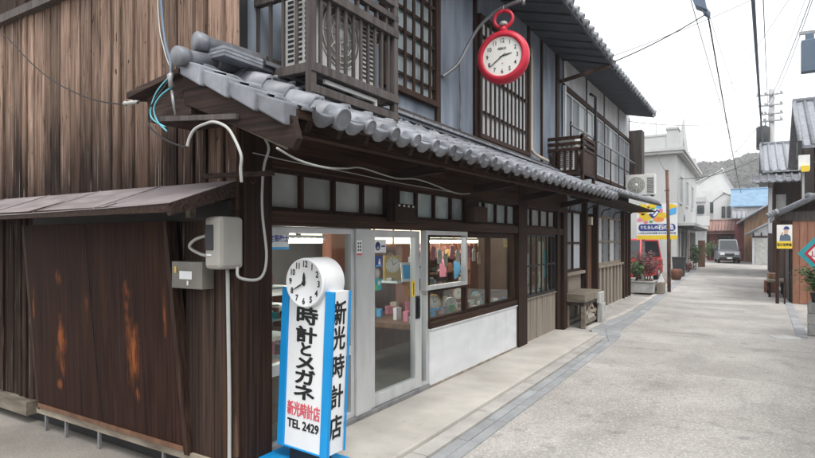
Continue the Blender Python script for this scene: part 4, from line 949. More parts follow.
for k, (y, z, r) in enumerate(((3.3, 1.35, .12), (3.62, 1.25, .10), (4.1, 1.42, .13), (4.55, 1.15, .11), (4.75, 1.45, .10), (5.1, 1.22, .12), (5.4, 1.4, .10))):
    dial_clock((-6.56, y, z-r), r, R(90), ('cab', 'gold', 'white')[k % 3], '%s wall clock hung high at the back of the shop' % ('brown', 'brass', 'white')[k % 3], 'wall clocks at the back of the shop', 0)
for k, (y, z, r) in enumerate(((6.3, 1.15, .13), (6.75, 1.3, .12), (7.2, 1.1, .14), (7.7, 1.3, .11), (8.2, 1.15, .13))):
    dial_clock((-4.45, y, z-r), r, R(90), ('white', 'cab', 'gold')[k % 3], '%s wall clock on the reddish partition in the shop' % ('white', 'brown', 'brass')[k % 3], 'wall clocks on the partition', k % 2)
for k, (y, z, mat) in enumerate(((6.5, 1.02, 'dial'), (7.0, 1.28, 'pink'), (7.45, 1.24, 'lblue'), (7.62, 1.05, 'signwhite'))):
    b = MB(); b.T = face_px(-3.7, y, z) @ Matrix.Rotation(R(7*(k-1)), 4, 'Z'); b.box(-.10, .10, -.13, .13, -.003, .003)
    solo('hanging_card', b, mat, '%s card hanging inside the display window' % ('cream', 'pink', 'light blue', 'white')[k], 'card', 'cards hanging in the display window', base=(-3.7, y, z-.13))
for k in range(3):
    b = MB(); y = 4.5+k*.17; b.lathe([(.062, 0), (.066, .006), (.05, .012), (.0001, .008)], 20, face_px(-3.55, y, 1.06-.02*k)); 
    solo('plate_clock', b, ('frost_b', 'dial', 'cable_w')[k], ('blue grey', 'cream', 'grey')[k]+' round plate clock leaning behind the door glass', 'clock', 'plates behind the door glass', base=(-3.55, y, .99-.02*k))
b = MB(); b.box(-3.66, -3.52, 4.3, 5.05, .881, .975); solo('display_stand', b, 'plastic_g', 'low grey stand on the counter behind the door', 'stand', base=(-3.6, 4.7, .881))

# ================================================================== NEXT HOUSE ALONG THE STREET
h2 = thing('timber_house', 'second timber house with shuttered windows, slatted base and open upstairs railing', 'house', (-3.05, 10.6, 0))
def H(name, *a, mat='wood_z', par=None, bevel=0):
    b = MB(); b.box(*a); return b.build(name, mat, par or h2, bevel=bevel)
YE = 17.6
H('wall_core', -9, -3.14, 10.57, YE-.02, 0, 5.0, mat='darkplank')
H('plaster_band', -3.13, -3.055, 10.57, YE, 2.28, 2.62, mat='plaster')
H('plaster_wall', -3.13, -3.02, 10.58, YE, 4.66, 5.4, mat='plaster_w')
H('lower_plaster', -3.12, -3.04, 10.58, YE, 2.6, 3.2, mat='darkplank')
H('head_beam', -3.12, -2.98, 10.57, YE, 4.56, 4.66, mat='wood_y')
H('sill_beam', -3.12, -2.99, 10.57, YE, 3.12, 3.2, mat='wood_y')
for y in (10.62, 12.4, 14.15, 15.9, YE-.08): H('wall_post', -3.10, -2.995, y-.035, y+.035, 3.2, 4.56); H('wall_post', -3.10, -3.005, y-.03, y+.03, 4.661, 5.3)
def swin(y0, y1, z0, z1, n, mats, par=h2, x=-3.04, name='window', fm='galv', fw=.035, rail=None):
    f = MB(); f.box(x-.02, x+.03, y0, y1, z0, z0+fw); f.box(x-.02, x+.03, y0, y1, z1-fw, z1)
    for k in range(n+1): y = y0+(y1-y0)*k/n; a = max(y0, y-fw/2); c = min(y1, y+fw/2); f.box(x-.018, x+.034, a, c, z0+fw, z1-fw)
    if rail: f.box(x-.015, x+.028, y0, y1, rail, rail+fw*.8)
    fr = f.build(name, fm, par)
    for k in range(n):
        a = y0+(y1-y0)*k/n; c = y0+(y1-y0)*(k+1)/n
        g = MB(); g.box(x-.012, x-.004, a+.01, c-.01, z0+.01, z1-.01); g.build('pane', mats[k % len(mats)], fr)
    return fr
swin(10.68, 12.36, 3.2, 4.56, 3, ['curtain_d', 'curtain_d', 'curtain'], fm='alu')
swin(12.44, 14.11, 3.2, 4.56, 3, ['curtain', 'curtain_d', 'curtain_d'], fm='alu')
swin(14.19, 15.86, 3.2, 4.56, 3, ['curtain_d', 'curtain', 'curtain_d'], fm='alu')
swin(15.94, YE-.12, 3.2, 4.56, 2, ['curtain_d'], fm='alu')
H('white_post', -2.99, -2.94, 10.5, 10.56, 3.25, 4.6, mat='white')
b = MB(); b.tube([(-2.86, 10.55, 3.86), (-2.86, YE+.2, 3.95)], .022, 8); b.build('hand_rail', 'galv', h2)
b = MB(); b.tube([(-2.86, 10.55, 3.55), (-2.86, YE+.2, 3.6)], .014, 8); b.build('lower_rail', 'wood_z', h2)
for y in (10.58, 12.4, 14.15, 15.9, 17.5):
    b = MB(); b.tube([(-2.86, y, 2.95), (-2.86, y, 3.92)], .018, 8); b.build('rail_post', 'wood_z', h2)
b = MB(); b.tube([(-2.80, 12.3, 2.9), (-2.80, 12.3, 4.75), (-2.86, 12.1, 4.78)], .03, 8); b.build('downpipe', 'iron', h2)
b = MB(); b.bar((-2.98, 10.3, 4.62), (-2.25, 11.1, 5.02), .05, .07); b.build('strut', 'wood_z', h2)
# lower storey
H('sill', -3.10, -2.955, 13.35, 16.35, 1.02, 1.08, mat='oldwood')
swin(13.42, 16.3, 1.08, 2.28, 4, ['curtain', 'curtain_d', 'curtain', 'curtain_d'], fm='oldwood', x=-3.06, fw=.06, rail=1.62)
H('sill', -3.10, -2.96, 10.65, 12.1, .98, 1.04, mat='beige')
swin(10.7, 12.05, 1.04, 2.28, 2, ['curtain_d', 'curtain'], fm='wood_z', x=-3.06, fw=.05, rail=1.6)
H('board_skirt', -3.12, -3.06, 10.57, 12.1, .0, .98, mat='beige')
H('entrance_door', -3.13, -3.07, 12.35, 13.1, .05, 2.0, mat='cab')
H('door_lamp', -3.06, -2.98, 12.7, 12.85, 2.02, 2.2, mat='cream')
H('board_skirt', -3.12, -3.07, 13.3, YE, .0, 1.02, mat='darkplank')
for k in range(7): y = 13.62+k*.42; H('skirt_board', -3.07, -3.0, y, y+.2, .06, 1.015, mat='beige')
for y in (10.62, 12.2, 13.22, 16.45, 16.9, 17.35): H('post', -3.12, -2.95, y-.07, y+.07, .0, 2.5)
H('board_wall', -3.12, -3.05, 16.5, YE, .0, 2.5, mat='cab')
H('foundation', -3.14, -2.93, 13.3, YE+.05, -.02, .058, mat='concrete')
# curled iron brackets under the eave
for y in (11.1, 12.5, 13.9, 15.3, 16.7):
    b = MB(); b.tube([(-3.04, y, 2.60), (-2.75, y, 2.60)], .016, 6); b.tube(curve([(-3.04, y, 2.22), (-2.98, y, 2.38), (-2.82, y, 2.44), (-2.76, y, 2.54), (-2.83, y, 2.585), (-2.88, y, 2.53), (-2.84, y, 2.50)], 5), .016, 6); b.build('eave_bracket', 'iron', h2)
b = MB(); tile_field(b, (-2.22, 10.85, 2.60), Vector((0, 1, .02)).normalized(), (-.93, 0, .367), (.367, 0, .93), 6.9, 4, .24)
b.hexa([(-2.25, 10.8, 2.56), (-3.05, 10.8, 2.87), (-3.05, 17.8, 3.01), (-2.25, 17.8, 2.70), (-2.25, 10.8, 2.60), (-3.05, 10.8, 2.91), (-3.05, 17.8, 3.05), (-2.25, 17.8, 2.74)])
lo2 = b.build('lower_roof', 'tile_d', h2)
b = MB(); b.tube([(-2.2, 10.9, 2.585), (-2.2, 17.8, 2.72)], .04, 8); b.build('gutter', 'iron', lo2)
H('eave_board', -2.95, -2.3, 10.85, 17.6, 2.50, 2.53, mat='soffit')
b = MB(); tile_field(b, (-2.24, 10.95, 5.07), Vector((0, 1, .022)).normalized(), (-.92, 0, .39), (.39, 0, .92), 6.1, 3, .25, period=.29, disc=.055)
b.hexa([(-2.3, 10.9, 5.1), (-6.5, 10.9, 6.85), (-6.5, 17.1, 6.98), (-2.3, 17.1, 5.24), (-2.3, 10.9, 5.14), (-6.5, 10.9, 6.9), (-6.5, 17.1, 7.03), (-2.3, 17.1, 5.28)])
b.hexa([(-6.5, 10.9, 6.85), (-11, 10.9, 5.0), (-11, 17.1, 5.1), (-6.5, 17.1, 6.98), (-6.5, 10.9, 6.9), (-11, 10.9, 5.05), (-11, 17.1, 5.15), (-6.5, 17.1, 7.03)])
u2 = b.build('upper_roof', 'tile_d', h2)
b = MB(); b.hexa([(-2.27, 10.7, 5.0), (-3.05, 10.7, 5.18), (-3.05, 17.08, 5.32), (-2.27, 17.08, 5.15), (-2.27, 10.7, 5.03), (-3.05, 10.7, 5.21), (-3.05, 17.08, 5.35), (-2.27, 17.08, 5.18)]); b.build('soffit', 'soffit2', u2)
b = MB(); b.box(-3.05, -2.68, YE+.03, YE+.5, 3.02, 4.95)
solo('vent_box', b, 'greywood', 'tall brown box fixed on the far end of the second house above its roof', 'box', base=(-2.86, YE+.25, 3.02))

# old wooden bench
bn = thing('wooden_bench', 'weathered wooden bench with a thick slab top and crossed rails', 'bench', (-2.82, 11.2, 0))
b = MB(); b.box(-3.04, -2.60, 10.62, 11.95, .50, .66); b.build('slab_top', 'oldwood', bn, bevel=.012)
b = MB(); b.box(-2.98, -2.63, 10.66, 11.9, .44, .497); b.build('under_board', 'greywood', bn)
for (x, y) in ((-2.66, 10.72), (-2.66, 11.84), (-2.97, 10.72), (-2.97, 11.84)):
    b = MB(); b.box(x-.04, x+.04, y-.045, y+.045, 0, .438); b.build('leg', 'oldwood', bn, bevel=.006)
for (z, x) in ((.10, -2.66), (.27, -2.66), (.10, -2.97)): b = MB(); b.bar((x, 10.765, z), (x, 11.795, z), .05, .06); b.build('rail', 'oldwood', bn)
b = MB(); b.bar((-2.66, 10.78, .14), (-2.66, 11.3, .42), .035, .05); b.build('brace', 'oldwood', bn)
b = MB(); b.bar((-2.66, 11.3, .42), (-2.66, 11.78, .14), .035, .05); b.build('brace', 'oldwood', bn)
b = MB(); b.box(-2.62, -2.52, 11.66, 11.98, .0, .40); b.box(-2.62, -2.56, 11.60, 12.02, .40, .62); solo('stone_post', b, 'block', 'short grey post standing at the far end of the wooden bench', 'post', base=(-2.57, 11.8, 0), bevel=.01)

# rusty pole
b = MB(); b.tube([(-2.20, 19.9, -.02), (-2.22, 19.92, 2.0), (-2.27, 19.95, 3.95)], [.055, .05, .048], 10); b.tube([(-2.27, 19.95, 3.95), (-2.27, 19.95, 3.98)], [.055, .04], 10)
b.bar((-2.34, 19.9, 3.3), (-2.18, 19.9, 3.32), .03, .03)
solo('steel_pole', b, 'rust', 'rusty brown steel pole standing at the left edge of the street', 'pole', base=(-2.2, 19.9, 0))

# planter, shrubs and pots
def leaves(b, c, rad, n, size, flat_=1.0, rngv=None):
    for k in range(n):
        d = Vector((random.gauss(0, 1), random.gauss(0, 1), random.gauss(0, 1)*flat_)); d.normalize(); q = random.random()**.45
        p = Vector(c)+Vector((d.x*rad[0], d.y*rad[1], d.z*rad[2]))*q
        a = Vector((random.gauss(0, 1), random.gauss(0, 1), random.gauss(0, .7))).normalized(); u = a.orthogonal().normalized(); s = size*random.uniform(.6, 1.3)
        bb = p+a*s; m = p+a*s*.5
        b.add([p, m+u*s*.28, bb, m-u*s*.28], [(0, 1, 2, 3)])
def shrub(name, loc, rad, h, n, size, leafmat, label, cat, stems=6, group=None):
    t = thing(name, label, cat, loc, group=group); X, Y, Z = loc
    b = MB(); tips = []
    for k in range(stems):
        p = (X+random.uniform(-rad[0], rad[0])*.25, Y+random.uniform(-rad[1], rad[1])*.25, Z); q = (X+random.uniform(-rad[0], rad[0])*.8, Y+random.uniform(-rad[1], rad[1])*.8, Z+h*random.uniform(.6, 1))
        m = tuple((p[i]+q[i])/2+(0, 0, .06*h)[i] for i in range(3)); b.tube([p, m, q], [.012, .009, .004], 5); tips += [q, m]
    b.build('stem', 'stem', t)
    b = MB()
    for q in tips: leaves(b, q, (rad[0]*.42, rad[1]*.42, h*.20), n//len(tips), size)
    leaves(b, (X, Y, Z+h*.62), (rad[0], rad[1], h*.36), n//3, size)
    b.build('foliage', leafmat, t); return t
pl = thing('planter', 'long concrete planter box at the corner of the second house', 'planter', (-2.8, 19.0, 0))
b = MB(); b.box(-3.15, -2.5, 18.6, 19.5, .04, .36); b.box(-3.17, -2.48, 18.58, 19.52, .36, .41); b.build('trough', 'block', pl, bevel=.01)
b = MB(); b.box(-3.1, -2.55, 18.65, 19.45, .40, .412); b.build('soil', 'stem', pl)
b = MB(); b.box(-2.44, -2.25, 18.9, 19.4, -.01, .36); solo('stone_block', b, 'beige', 'upright beige block next to the concrete planter', 'block', base=(-2.35, 19.1, 0), bevel=.01)
shrub('shrub', (-2.72, 19.1, .41), (.42, .4, .3), .85, 900, .07, 'leaf_r', 'reddish leaved shrub growing in the concrete planter', 'shrub', 9)
shrub('shrub', (-3.0, 18.75, .41), (.22, .3, .3), .6, 500, .08, 'leaf', 'dark green shrub at the house end of the planter', 'shrub', 6)
b = MB(); b.lathe([(.0001, 0), (.16, 0), (.24, .2), (.26, .36), (.22, .46), (.19, .47), (.2, .40), (.0001, .38)], 20, Matrix.Translation((-2.62, 26.2, 0))); solo('clay_jar', b, 'clay', 'round brown clay jar behind the rusty pole', 'jar', base=(-2.62, 26.2, 0))
bi = thing('rubbish_bin', 'dark grey rubbish bin against the pale building wall', 'bin', (-2.75, 29.0, 0))
b = MB(); b.hexa([(-3.0, 28.75, 0), (-2.55, 28.75, 0), (-2.55, 29.2, 0), (-3.0, 29.2, 0), (-3.05, 28.7, .85), (-2.5, 28.7, .85), (-2.5, 29.25, .85), (-3.05, 29.25, .85)]); b.build('body', 'slot', bi, bevel=.02)
b = MB(); b.box(-3.07, -2.48, 28.68, 29.27, .853, .91); b.build('lid', 'iron', bi, bevel=.015)
b = MB(); b.box(-2.92, -2.72, 22.9, 23.1, 0, .12); b.prism([(-2.95, .12), (-2.7, .12), (-2.82, .42)], lambda u, v, t: (u, t, v), 22.95, 23.05); solo('sandwich_board', b, 'signwhite', 'small white folding board on the pavement near the planter', 'board', base=(-2.82, 23, 0))

# billboard
bb = thing('billboard', 'bright yellow and white billboard with a dark blue lettered band', 'billboard', (-2.84, 22, 0))
bx0, bx1, bz0, bz1, by = -3.52, -2.16, 1.72, 3.02, 22.0
b = MB(); b.box(bx0, bx1, by, by+.05, bz0, bz1); b.build('panel', 'signwhite', bb)
for x in (-3.3, -2.42): b = MB(); b.box(x-.04, x+.04, by+.051, by+.12, -.02, 2.9); b.build('post', 'galv', bb)
W_, H_ = bx1-bx0, bz1-bz0
def art(mat, polys, lay=1, name='print'):
    b = MB()
    for p in polys: b.prism([(bx0+W_*u, bz0+H_*v) for u, v in p], lambda u, v, t: (u, t, v), by-.002*lay, by-.002*(lay-1)-.0002 if lay > 1 else by-.0003)
    b.build(name, mat, bb)
def blob(u, v, ru, rv, n=12, rot=0, wob=.18):
    return [(u+ru*(1+random.uniform(-wob, wob))*math.cos(2*math.pi*k/n+rot), v+rv*(1+random.uniform(-wob, wob))*math.sin(2*math.pi*k/n+rot)) for k in range(n)]
art('yellow', [[(.0, .0), (1, .0), (1, .115), (.0, .115)]], 1, 'yellow_band')
art('yellow', [blob(.16, .85, .16, .15, 16), blob(.40, .93, .16, .07, 16), blob(.20, .62, .16, .13, 16), blob(.86, .90, .13, .08), blob(.62, .66, .16, .09, 16)], 1, 'yellow_print')
art('orange', [blob(.55, .56, .13, .07), blob(.10, .78, .07, .05)], 2, 'orange_print')
art('pink', [blob(.08, .55, .07, .06), blob(.23, .48, .06, .05), blob(.6, .8, .06, .06)], 2, 'pink_print')
art('lblue', [[(.82, .66), (.97, .70), (.99, .88), (.86, .86), (.76, .78)], blob(.55, .9, .08, .05)], 2, 'blue_print')
art('green', [blob(.05, .94, .05, .04), blob(.4, .86, .05, .03), blob(.36, .5, .05, .04)], 3, 'green_print')
art('navy', [[(.36, .66), (.50, .84), (.58, .78), (.45, .60)], [(.30, .70), (.36, .74), (.44, .62), (.40, .58)]], 3, 'navy_print')
art('signwhite', [[(.40, .66), (.50, .79), (.545, .76), (.45, .64)]], 4, 'white_print')
art('navy', [[(.04, .32)]+[(.06+.0, .40), (.10, .43), (.90, .43), (.94, .40), (.96, .32), (.94, .26), (.90, .23), (.10, .23), (.06, .26)]], 2, 'band')
b = MB()
for ch, u, sz in zip('みたらしの石の魚', (.13, .22, .31, .40, .49, .60, .72, .84), (.13, .13, .13, .13, .13, .2, .17, .22)): b.text(ch, sz, face_ny(bx0+W_*u, by-.0065, bz0+H_*.33), .001, .006)
b.build('band_lettering', 'signwhite', bb)
b = MB(); b.text('しまなみの旬の味覚 まちの鮮魚料理店', .074, face_ny((bx0+bx1)/2, by-.003, bz0+H_*.17), .001, .002); b.build('small_lettering', 'navy', bb)
# red car behind the planter
def wheel(b, x, y, r, wd): b.tube([(x-wd/2, y, r), (x+wd/2, y, r)], r, 20)
def car(loc, rz, label, paint, L=3.4, Wd=1.48, Hh=1.6, hood=.6, truck=False):
    t = thing('parked_car', label, 'car' if not truck else 'truck', loc, (0, 0, rz)); hw = Wd/2; y0, y1 = -L/2, L/2
    b = MB()
    side = [(y0, .32), (y0+.03, .75), (y0+hood*.9, .92), (y1-.05, .95), (y1, .8), (y1, .32), (y1-.5, .25), (y0+.5, .25)]
    b.prism([(u, v) for u, v in side], lambda u, v, tt: (tt, u, v), -hw, hw)
    yr0, yr1 = y0+hood+.45, (y1-.15 if not truck else y0+hood+1.15); zt = Hh
    c = [(-hw+.03, y0+hood, .93), (hw-.03, y0+hood, .93), (hw-.03, y1-.06 if not truck else yr1+.1, .93), (-hw+.03, y1-.06 if not truck else yr1+.1, .93), (-hw+.14, yr0, zt), (hw-.14, yr0, zt), (hw-.14, yr1, zt), (-hw+.14, yr1, zt)]
    b.hexa(c); body = b.build('body', paint, t, local=True, bevel=.05)
    def onface(i0, i1, i2, i3, m0, m1, z0f, z1f, off):
        A, B, C_, D = (Vector(c[i]) for i in (i0, i1, i2, i3)); P_ = lambda u, v: (A.lerp(B, u)).lerp(D.lerp(C_, u), v)
        n_ = (B-A).cross(D-A).normalized()*off; pts = [P_(m0, z0f), P_(m1, z0f), P_(m1, z1f), P_(m0, z1f)]
        bb_ = MB(); bb_.hexa([p+n_*.2 for p in pts]+[p+n_ for p in pts]); return bb_
    onface(0, 1, 5, 4, .06, .94, .08, .92, .012).build('windscreen', 'carglass', t, local=True)
    onface(1, 2, 6, 5, .10, .90, .10, .88, .012).build('side_window', 'carglass', t, local=True)
    onface(3, 0, 4, 7, .10, .90, .10, .88, .012).build('side_window', 'carglass', t, local=True)
    if not truck: onface(2, 3, 7, 6, .08, .92, .12, .88, .012).build('rear_window', 'carglass', t, local=True)
    for sx in (-1, 1):
        b = MB(); b.box(sx*(hw-.26)-.15, sx*(hw-.26)+.15, y0-.012, y0+.05, .62, .78); b.build('headlight', 'signwhite', t, local=True, bevel=.02)
        b = MB(); b.box(sx*(hw+.09)-.07, sx*(hw+.09)+.07, y0+hood+.12, y0+hood+.2, .95, 1.1); b.build('wing_mirror', 'iron', t, local=True, bevel=.015)
        b = MB(); b.box(sx*(hw-.2)-.08, sx*(hw-.2)+.08, y1-.02, y1+.012, .62, .8); b.build('tail_light', 'carred', t, local=True)
        for yy in (y0+.6, y1-.6):
            b = MB(); wheel(b, sx*(hw-.08), yy, .28, .17); wl = b.build('wheel', 'tyre', t, local=True)
            b = MB(); b.tube([(sx*(hw+.006)-.01, yy, .28), (sx*(hw+.006)+.01, yy, .28)], .17, 18); b.build('rim', 'galv', wl, local=True)
    b = MB(); b.box(-hw+.08, hw-.08, y0-.05, y0+.02, .30, .46); b.build('bumper', 'iron' if truck else paint, t, local=True, bevel=.02)
    b = MB(); b.box(-.17, .17, y0-.062, y0-.051, .33, .44); b.build('number_plate', 'signwhite', t, local=True)
    b = MB(); b.box(-hw+.45, hw-.45, y0-.012, y0+.03, .55, .72); b.build('grille', 'slot', t, local=True)
    if truck:
        b = MB(); yb = yr1+.15; b.box(-hw, -hw+.03, yb, y1, .70, 1.2); b.box(hw-.03, hw, yb, y1, .70, 1.2); b.box(-hw+.031, hw-.031, y1-.03, y1, .70, 1.2); b.box(-hw+.031, hw-.031, yb, yb+.03, .70, 1.35); b.box(-hw+.031, hw-.031, yb+.031, y1-.031, .70, .96); b.build('cargo_bed', paint, t, local=True)
    return t
car((-4.05, 24.2, 0), R(-8), 'red car parked behind the planter beside the billboard', 'carred', Hh=1.75, hood=.5)
car((-1.42, 49.6, 0), R(8), 'small silver truck parked at the far end of the street', 'silver', L=3.3, Wd=1.46, Hh=1.78, hood=.45, truck=True)

# ================================================================== BUILDINGS DOWN THE STREET AND ON THE RIGHT
def house(name, label, x0, x1, y0, y1, ze, zr, ridge='x', rp=None, over=.3, wall='tanwood', roof='tile_d', cat='house', rib=.3, z0=-.02):
    t = thing(name, label, cat, ((x0+x1)/2, y0, 0))
    b = MB(); b.box(x0, x1, y0, y1, z0, ze); rp = rp if rp is not None else ((x0+x1)/2 if ridge == 'y' else (y0+y1)/2)
    if ridge == 'y':
        zz = zr-.06; b.add([(x0, y0, ze), (x1, y0, ze), (rp, y0, zz), (x0, y1, ze), (x1, y1, ze), (rp, y1, zz)], [(0, 1, 2), (5, 4, 3), (0, 2, 5, 3), (2, 1, 4, 5)])
    else:
        zz = zr-.06; b.add([(x0, y0, ze), (x0, y1, ze), (x0, rp, zz), (x1, y0, ze), (x1, y1, ze), (x1, rp, zz)], [(0, 1, 2), (5, 4, 3), (0, 2, 5, 3), (2, 1, 4, 5)])
    b.build('wall', wall, t)
    b = MB(); th = .09
    def slope(e0, e1, r0, r1):
        e0, e1, r0, r1 = map(Vector, (e0, e1, r0, r1)); u = Vector((0, 0, th))
        b.hexa([e0, e1, r1, r0, e0+u, e1+u, r1+u, r0+u])
        if rib:
            n = int((e1-e0).length/rib)
            for k in range(n+1):
                q = (k+.0)/n; b.tube([e0.lerp(e1, q)+u*1.05, r0.lerp(r1, q)+u*1.05], rib*.2, 6)
    if ridge == 'y':
        for xe, s_ in ((x0, -1), (x1, 1)):
            sl = (zr-ze)/abs(rp-xe); xo = xe+s_*over; zo = ze-sl*over
            slope((xo, y0-over, zo), (xo, y1+over, zo), (rp, y0-over, zr), (rp, y1+over, zr))
        b.tube([(rp, y0-over-.05, zr+th), (rp, y1+over, zr+th)], .11, 10)
        if rib:
            for xe, s_ in ((x0, -1), (x1, 1)):
                sl = (zr-ze)/abs(rp-xe); b.tube([(xe+s_*over, y0-over, ze-sl*over+th), (rp, y0-over, zr+th)], .075, 8)
    else:
        for ye, s_ in ((y0, -1), (y1, 1)):
            sl = (zr-ze)/abs(rp-ye); yo = ye+s_*over; zo = ze-sl*over
            slope((x0-over, yo, zo), (x1+over, yo, zo), (x0-over, rp, zr), (x1+over, rp, zr))
        b.tube([(x0-over-.05, rp, zr+th), (x1+over, rp, zr+th)], .11, 10)
        if rib:
            sl = (zr-ze)/abs(rp-y0); b.tube([(x0-over, y0-over, ze-sl*over+th), (x0-over, rp, zr+th)], .075, 8)
    b.build('roof', roof, t, local=False)
    return t
def win_ny(t, x0, x1, z0, z1, y, pane='curtain_d', fm='iron', nv=1):   # a window in a wall facing -Y
    f = MB(); w_ = min(.06, (x1-x0)*.12)
    f.box(x0, x1, y-.04, y+.01, z0, z0+w_); f.box(x0, x1, y-.04, y+.01, z1-w_, z1); 
    for k in range(nv+1): x = x0+(x1-x0-w_)*k/nv; f.box(x, x+w_, y-.038, y+.01, z0+w_, z1-w_)
    fr = f.build('window', fm, t); g = MB(); g.box(x0+.01, x1-.01, y-.02, y-.01, z0+.01, z1-.01); g.build('pane', pane, fr); return fr
def part(t, name, mat, *boxes, bevel=0):
    b = MB()
    for q in boxes: b.box(*q)
    return b.build(name, mat, t, bevel=bevel)
# right: orange brown gable shop
r1 = house('gable_house', 'single storey house with orange brown ribbed wall and tiled verge on the right', .98, 5.2, 18.0, 24.5, 2.47, 3.75, 'y', 3.4, .3, 'darkplank', 'tile')
b = MB(); x = 1.005
while x < 3.2: b.box(x, x+.155, 17.962, 17.985, .0, 2.42); b.box(x+.155, x+.17, 17.95, 17.985, 0, 2.42); x += .17
b.build('sheet_wall', 'orangewall', r1)
part(r1, 'weathered_board', 'greywood', (.60, 3.0, 17.93, 17.96, 2.20, 2.44))
part(r1, 'eave_post', 'wood_z', (.62, .70, 17.75, 17.83, 0, 2.25))
part(r1, 'entrance', 'slot', (.94, .975, 18.3, 20.2, .02, 2.1))
b = MB()
for k in range(4): b.tube([(.42+.06*k, 17.66, 2.32+.03*k), (.5+.06*k, 17.66, 2.36+.03*k)], .075, 12)
b.build('verge_cap', 'tile', r1); b = MB(); b.tube([(1.36, 17.64, 2.80), (1.36, 17.9, 2.82)], .11, 14); b.build('round_end_tile', 'tile', r1)
ps = thing('poster_board', 'yellow bottomed poster board with a uniformed figure beside the orange wall', 'poster', (.82, 17.7, 1.45))
PX0, PX1, PZ0, PZ1, PY = .645, .985, 1.46, 2.09, 17.70
part(ps, 'panel', 'dial', (PX0, PX1, PY, PY+.02, PZ0, PZ1)); part(ps, 'yellow_band', 'yellow', (PX0, PX1, PY-.003, PY-.0005, PZ0, PZ0+.19))
def pgon(t, name, mat, pts, y): b = MB(); b.prism(pts, lambda u, v, q: (PX0+(PX1-PX0)*u, q, PZ0+(PZ1-PZ0)*v), y, y-.002); return b.build(name, mat, t)
pgon(ps, 'jacket_print', 'cable_s', [(.18, .32), (.92, .32), (.88, .52), (.72, .60), (.5, .62), (.42, .55), (.28, .60), (.2, .5)], PY-.0005)
pgon(ps, 'face_print', 'skin', [(.50, .62), (.62, .60), (.72, .64), (.75, .74), (.70, .82), (.56, .82), (.48, .74)], PY-.003)
pgon(ps, 'hand_print', 'skin', [(.30, .60), (.40, .58), (.42, .68), (.34, .70)], PY-.003)
pgon(ps, 'cap_print', 'navy', [(.42, .80), (.82, .80), (.80, .88), (.66, .94), (.50, .91)], PY-.0055)
b = MB(); b.text('警察官募集', .085, face_ny((PX0+PX1)/2, PY-.0045, PZ0+.095), .001, .002, sx=.75); b.build('lettering', 'black', ps)
part(ps, 'post', 'wood_z', (.80, .84, PY+.021, PY+.06, -.02, 2.05))
dm = thing('diamond_sign', 'teal diamond shaped sign with red and white centre at the right edge', 'sign', (1.08, 13.4, 1.0))
DX, DZ, DR, DY = 1.115, 1.415, .30, 13.4
dia = lambda r: [(DX-r*.95, DZ), (DX, DZ-r*1.1), (DX+r*.95, DZ), (DX, DZ+r*1.1)]
for nm, mt_, r, a, c in (('panel', 'teal', DR, DY, DY+.02), ('red_border', 'carred', DR*.62, DY-.003, DY-.0005), ('white_field', 'signwhite', DR*.42, DY-.006, DY-.0035)):
    b = MB(); b.prism(dia(r), lambda u, v, t: (u, t, v), a, c); b.build(nm, mt_, dm)
b = MB(); b.text('止', .17, face_ny(DX, DY-.0072, DZ), .001, .002); b.build('lettering', 'carred', dm)
part(dm, 'post', 'galv', (DX-.02, DX+.02, DY+.021, DY+.05, -.02, 1.7))
# bench and crates below the poster
bw = thing('low_bench', 'low wooden bench with short legs beside the dark entrance on the right', 'bench', (.78, 20.3, 0))
part(bw, 'seat', 'oldwood', (.50, .94, 19.6, 21.0, .44, .50))
for x, y in ((.54, 19.7), (.90, 19.7), (.54, 20.9), (.90, 20.9)): part(bw, 'leg', 'wood_z', (x-.03, x+.03, y-.03, y+.03, 0, .44))
part(bw, 'rail', 'wood_z', (.525, .555, 19.73, 20.87, .16, .22))
for i, (x, y, z, a, c, h_, mat, lab) in enumerate(((.62, 21.6, 0, .18, .25, .38, 'cab_r', 'red brown crate on the ground behind the low bench'), (.70, 22.1, 0, .16, .2, .6, 'tanwood', 'tall tan box furthest behind the low bench'), (.66, 20.5, .50, .13, .18, .16, 'tanwood', 'small tan box resting on the low bench'))):
    b = MB(); b.box(x-a, x+a, y-c, y+c, z, z+h_); b.box(x-a-.01, x+a+.01, y-c-.01, y-c+.02, z+h_*.3, z+h_*.45); solo('crate', b, mat, lab, 'crate', base=(x, y, z), bevel=.006)
# plant on grey blocks
for k in range(3):
    b = MB(); b.box(.90+.0, 1.28, 12.0+.01*k, 12.2+.01*k, .195*k, .195*k+.19); solo('concrete_block', b, 'block', '%s grey concrete block of the stack under the potted fern' % ('bottom', 'middle', 'top')[k], 'block', 'blocks under the potted fern', base=(1.09, 12.1, .195*k), bevel=.008)
b = MB(); b.lathe([(.12, .0), (.15, .14), (.16, .15), (.15, .16), (.13, .13), (.0001, .13)], 18, Matrix.Translation((1.08, 12.1, .585))); solo('plant_pot', b, 'slot', 'black plastic plant pot standing on the stacked blocks', 'pot', base=(1.08, 12.1, .585))
fn = thing('fern', 'bright green leafy fern spilling from the pot at the right edge', 'plant', (1.08, 12.1, .7))
b = MB()
for k in range(90):
    a = random.uniform(0, 6.28); L = random.uniform(.22, .46); h_ = random.uniform(.10, .55); pr = []
    for q in range(9):
        s_ = q/8; pr.append(Vector((1.02+math.cos(a)*L*s_, 12.1+math.sin(a)*L*s_, .72+h_*math.sin(s_*2.0)*1.05-.14*s_*s_)))
    side = Vector((-math.sin(a), math.cos(a), 0))
    for q in range(1, 8):
        wd = .055*math.sin(math.pi*(q+.6)/9)+.012
        for sg_ in (-1, 1):
            p = pr[q]; e = p+side*sg_*wd+(pr[q+1]-pr[q-1])*.35; b.add([p, p+(pr[q+1]-p)*.5, e], [(0, 1, 2)])
b.build('frond', 'leaf', fn)
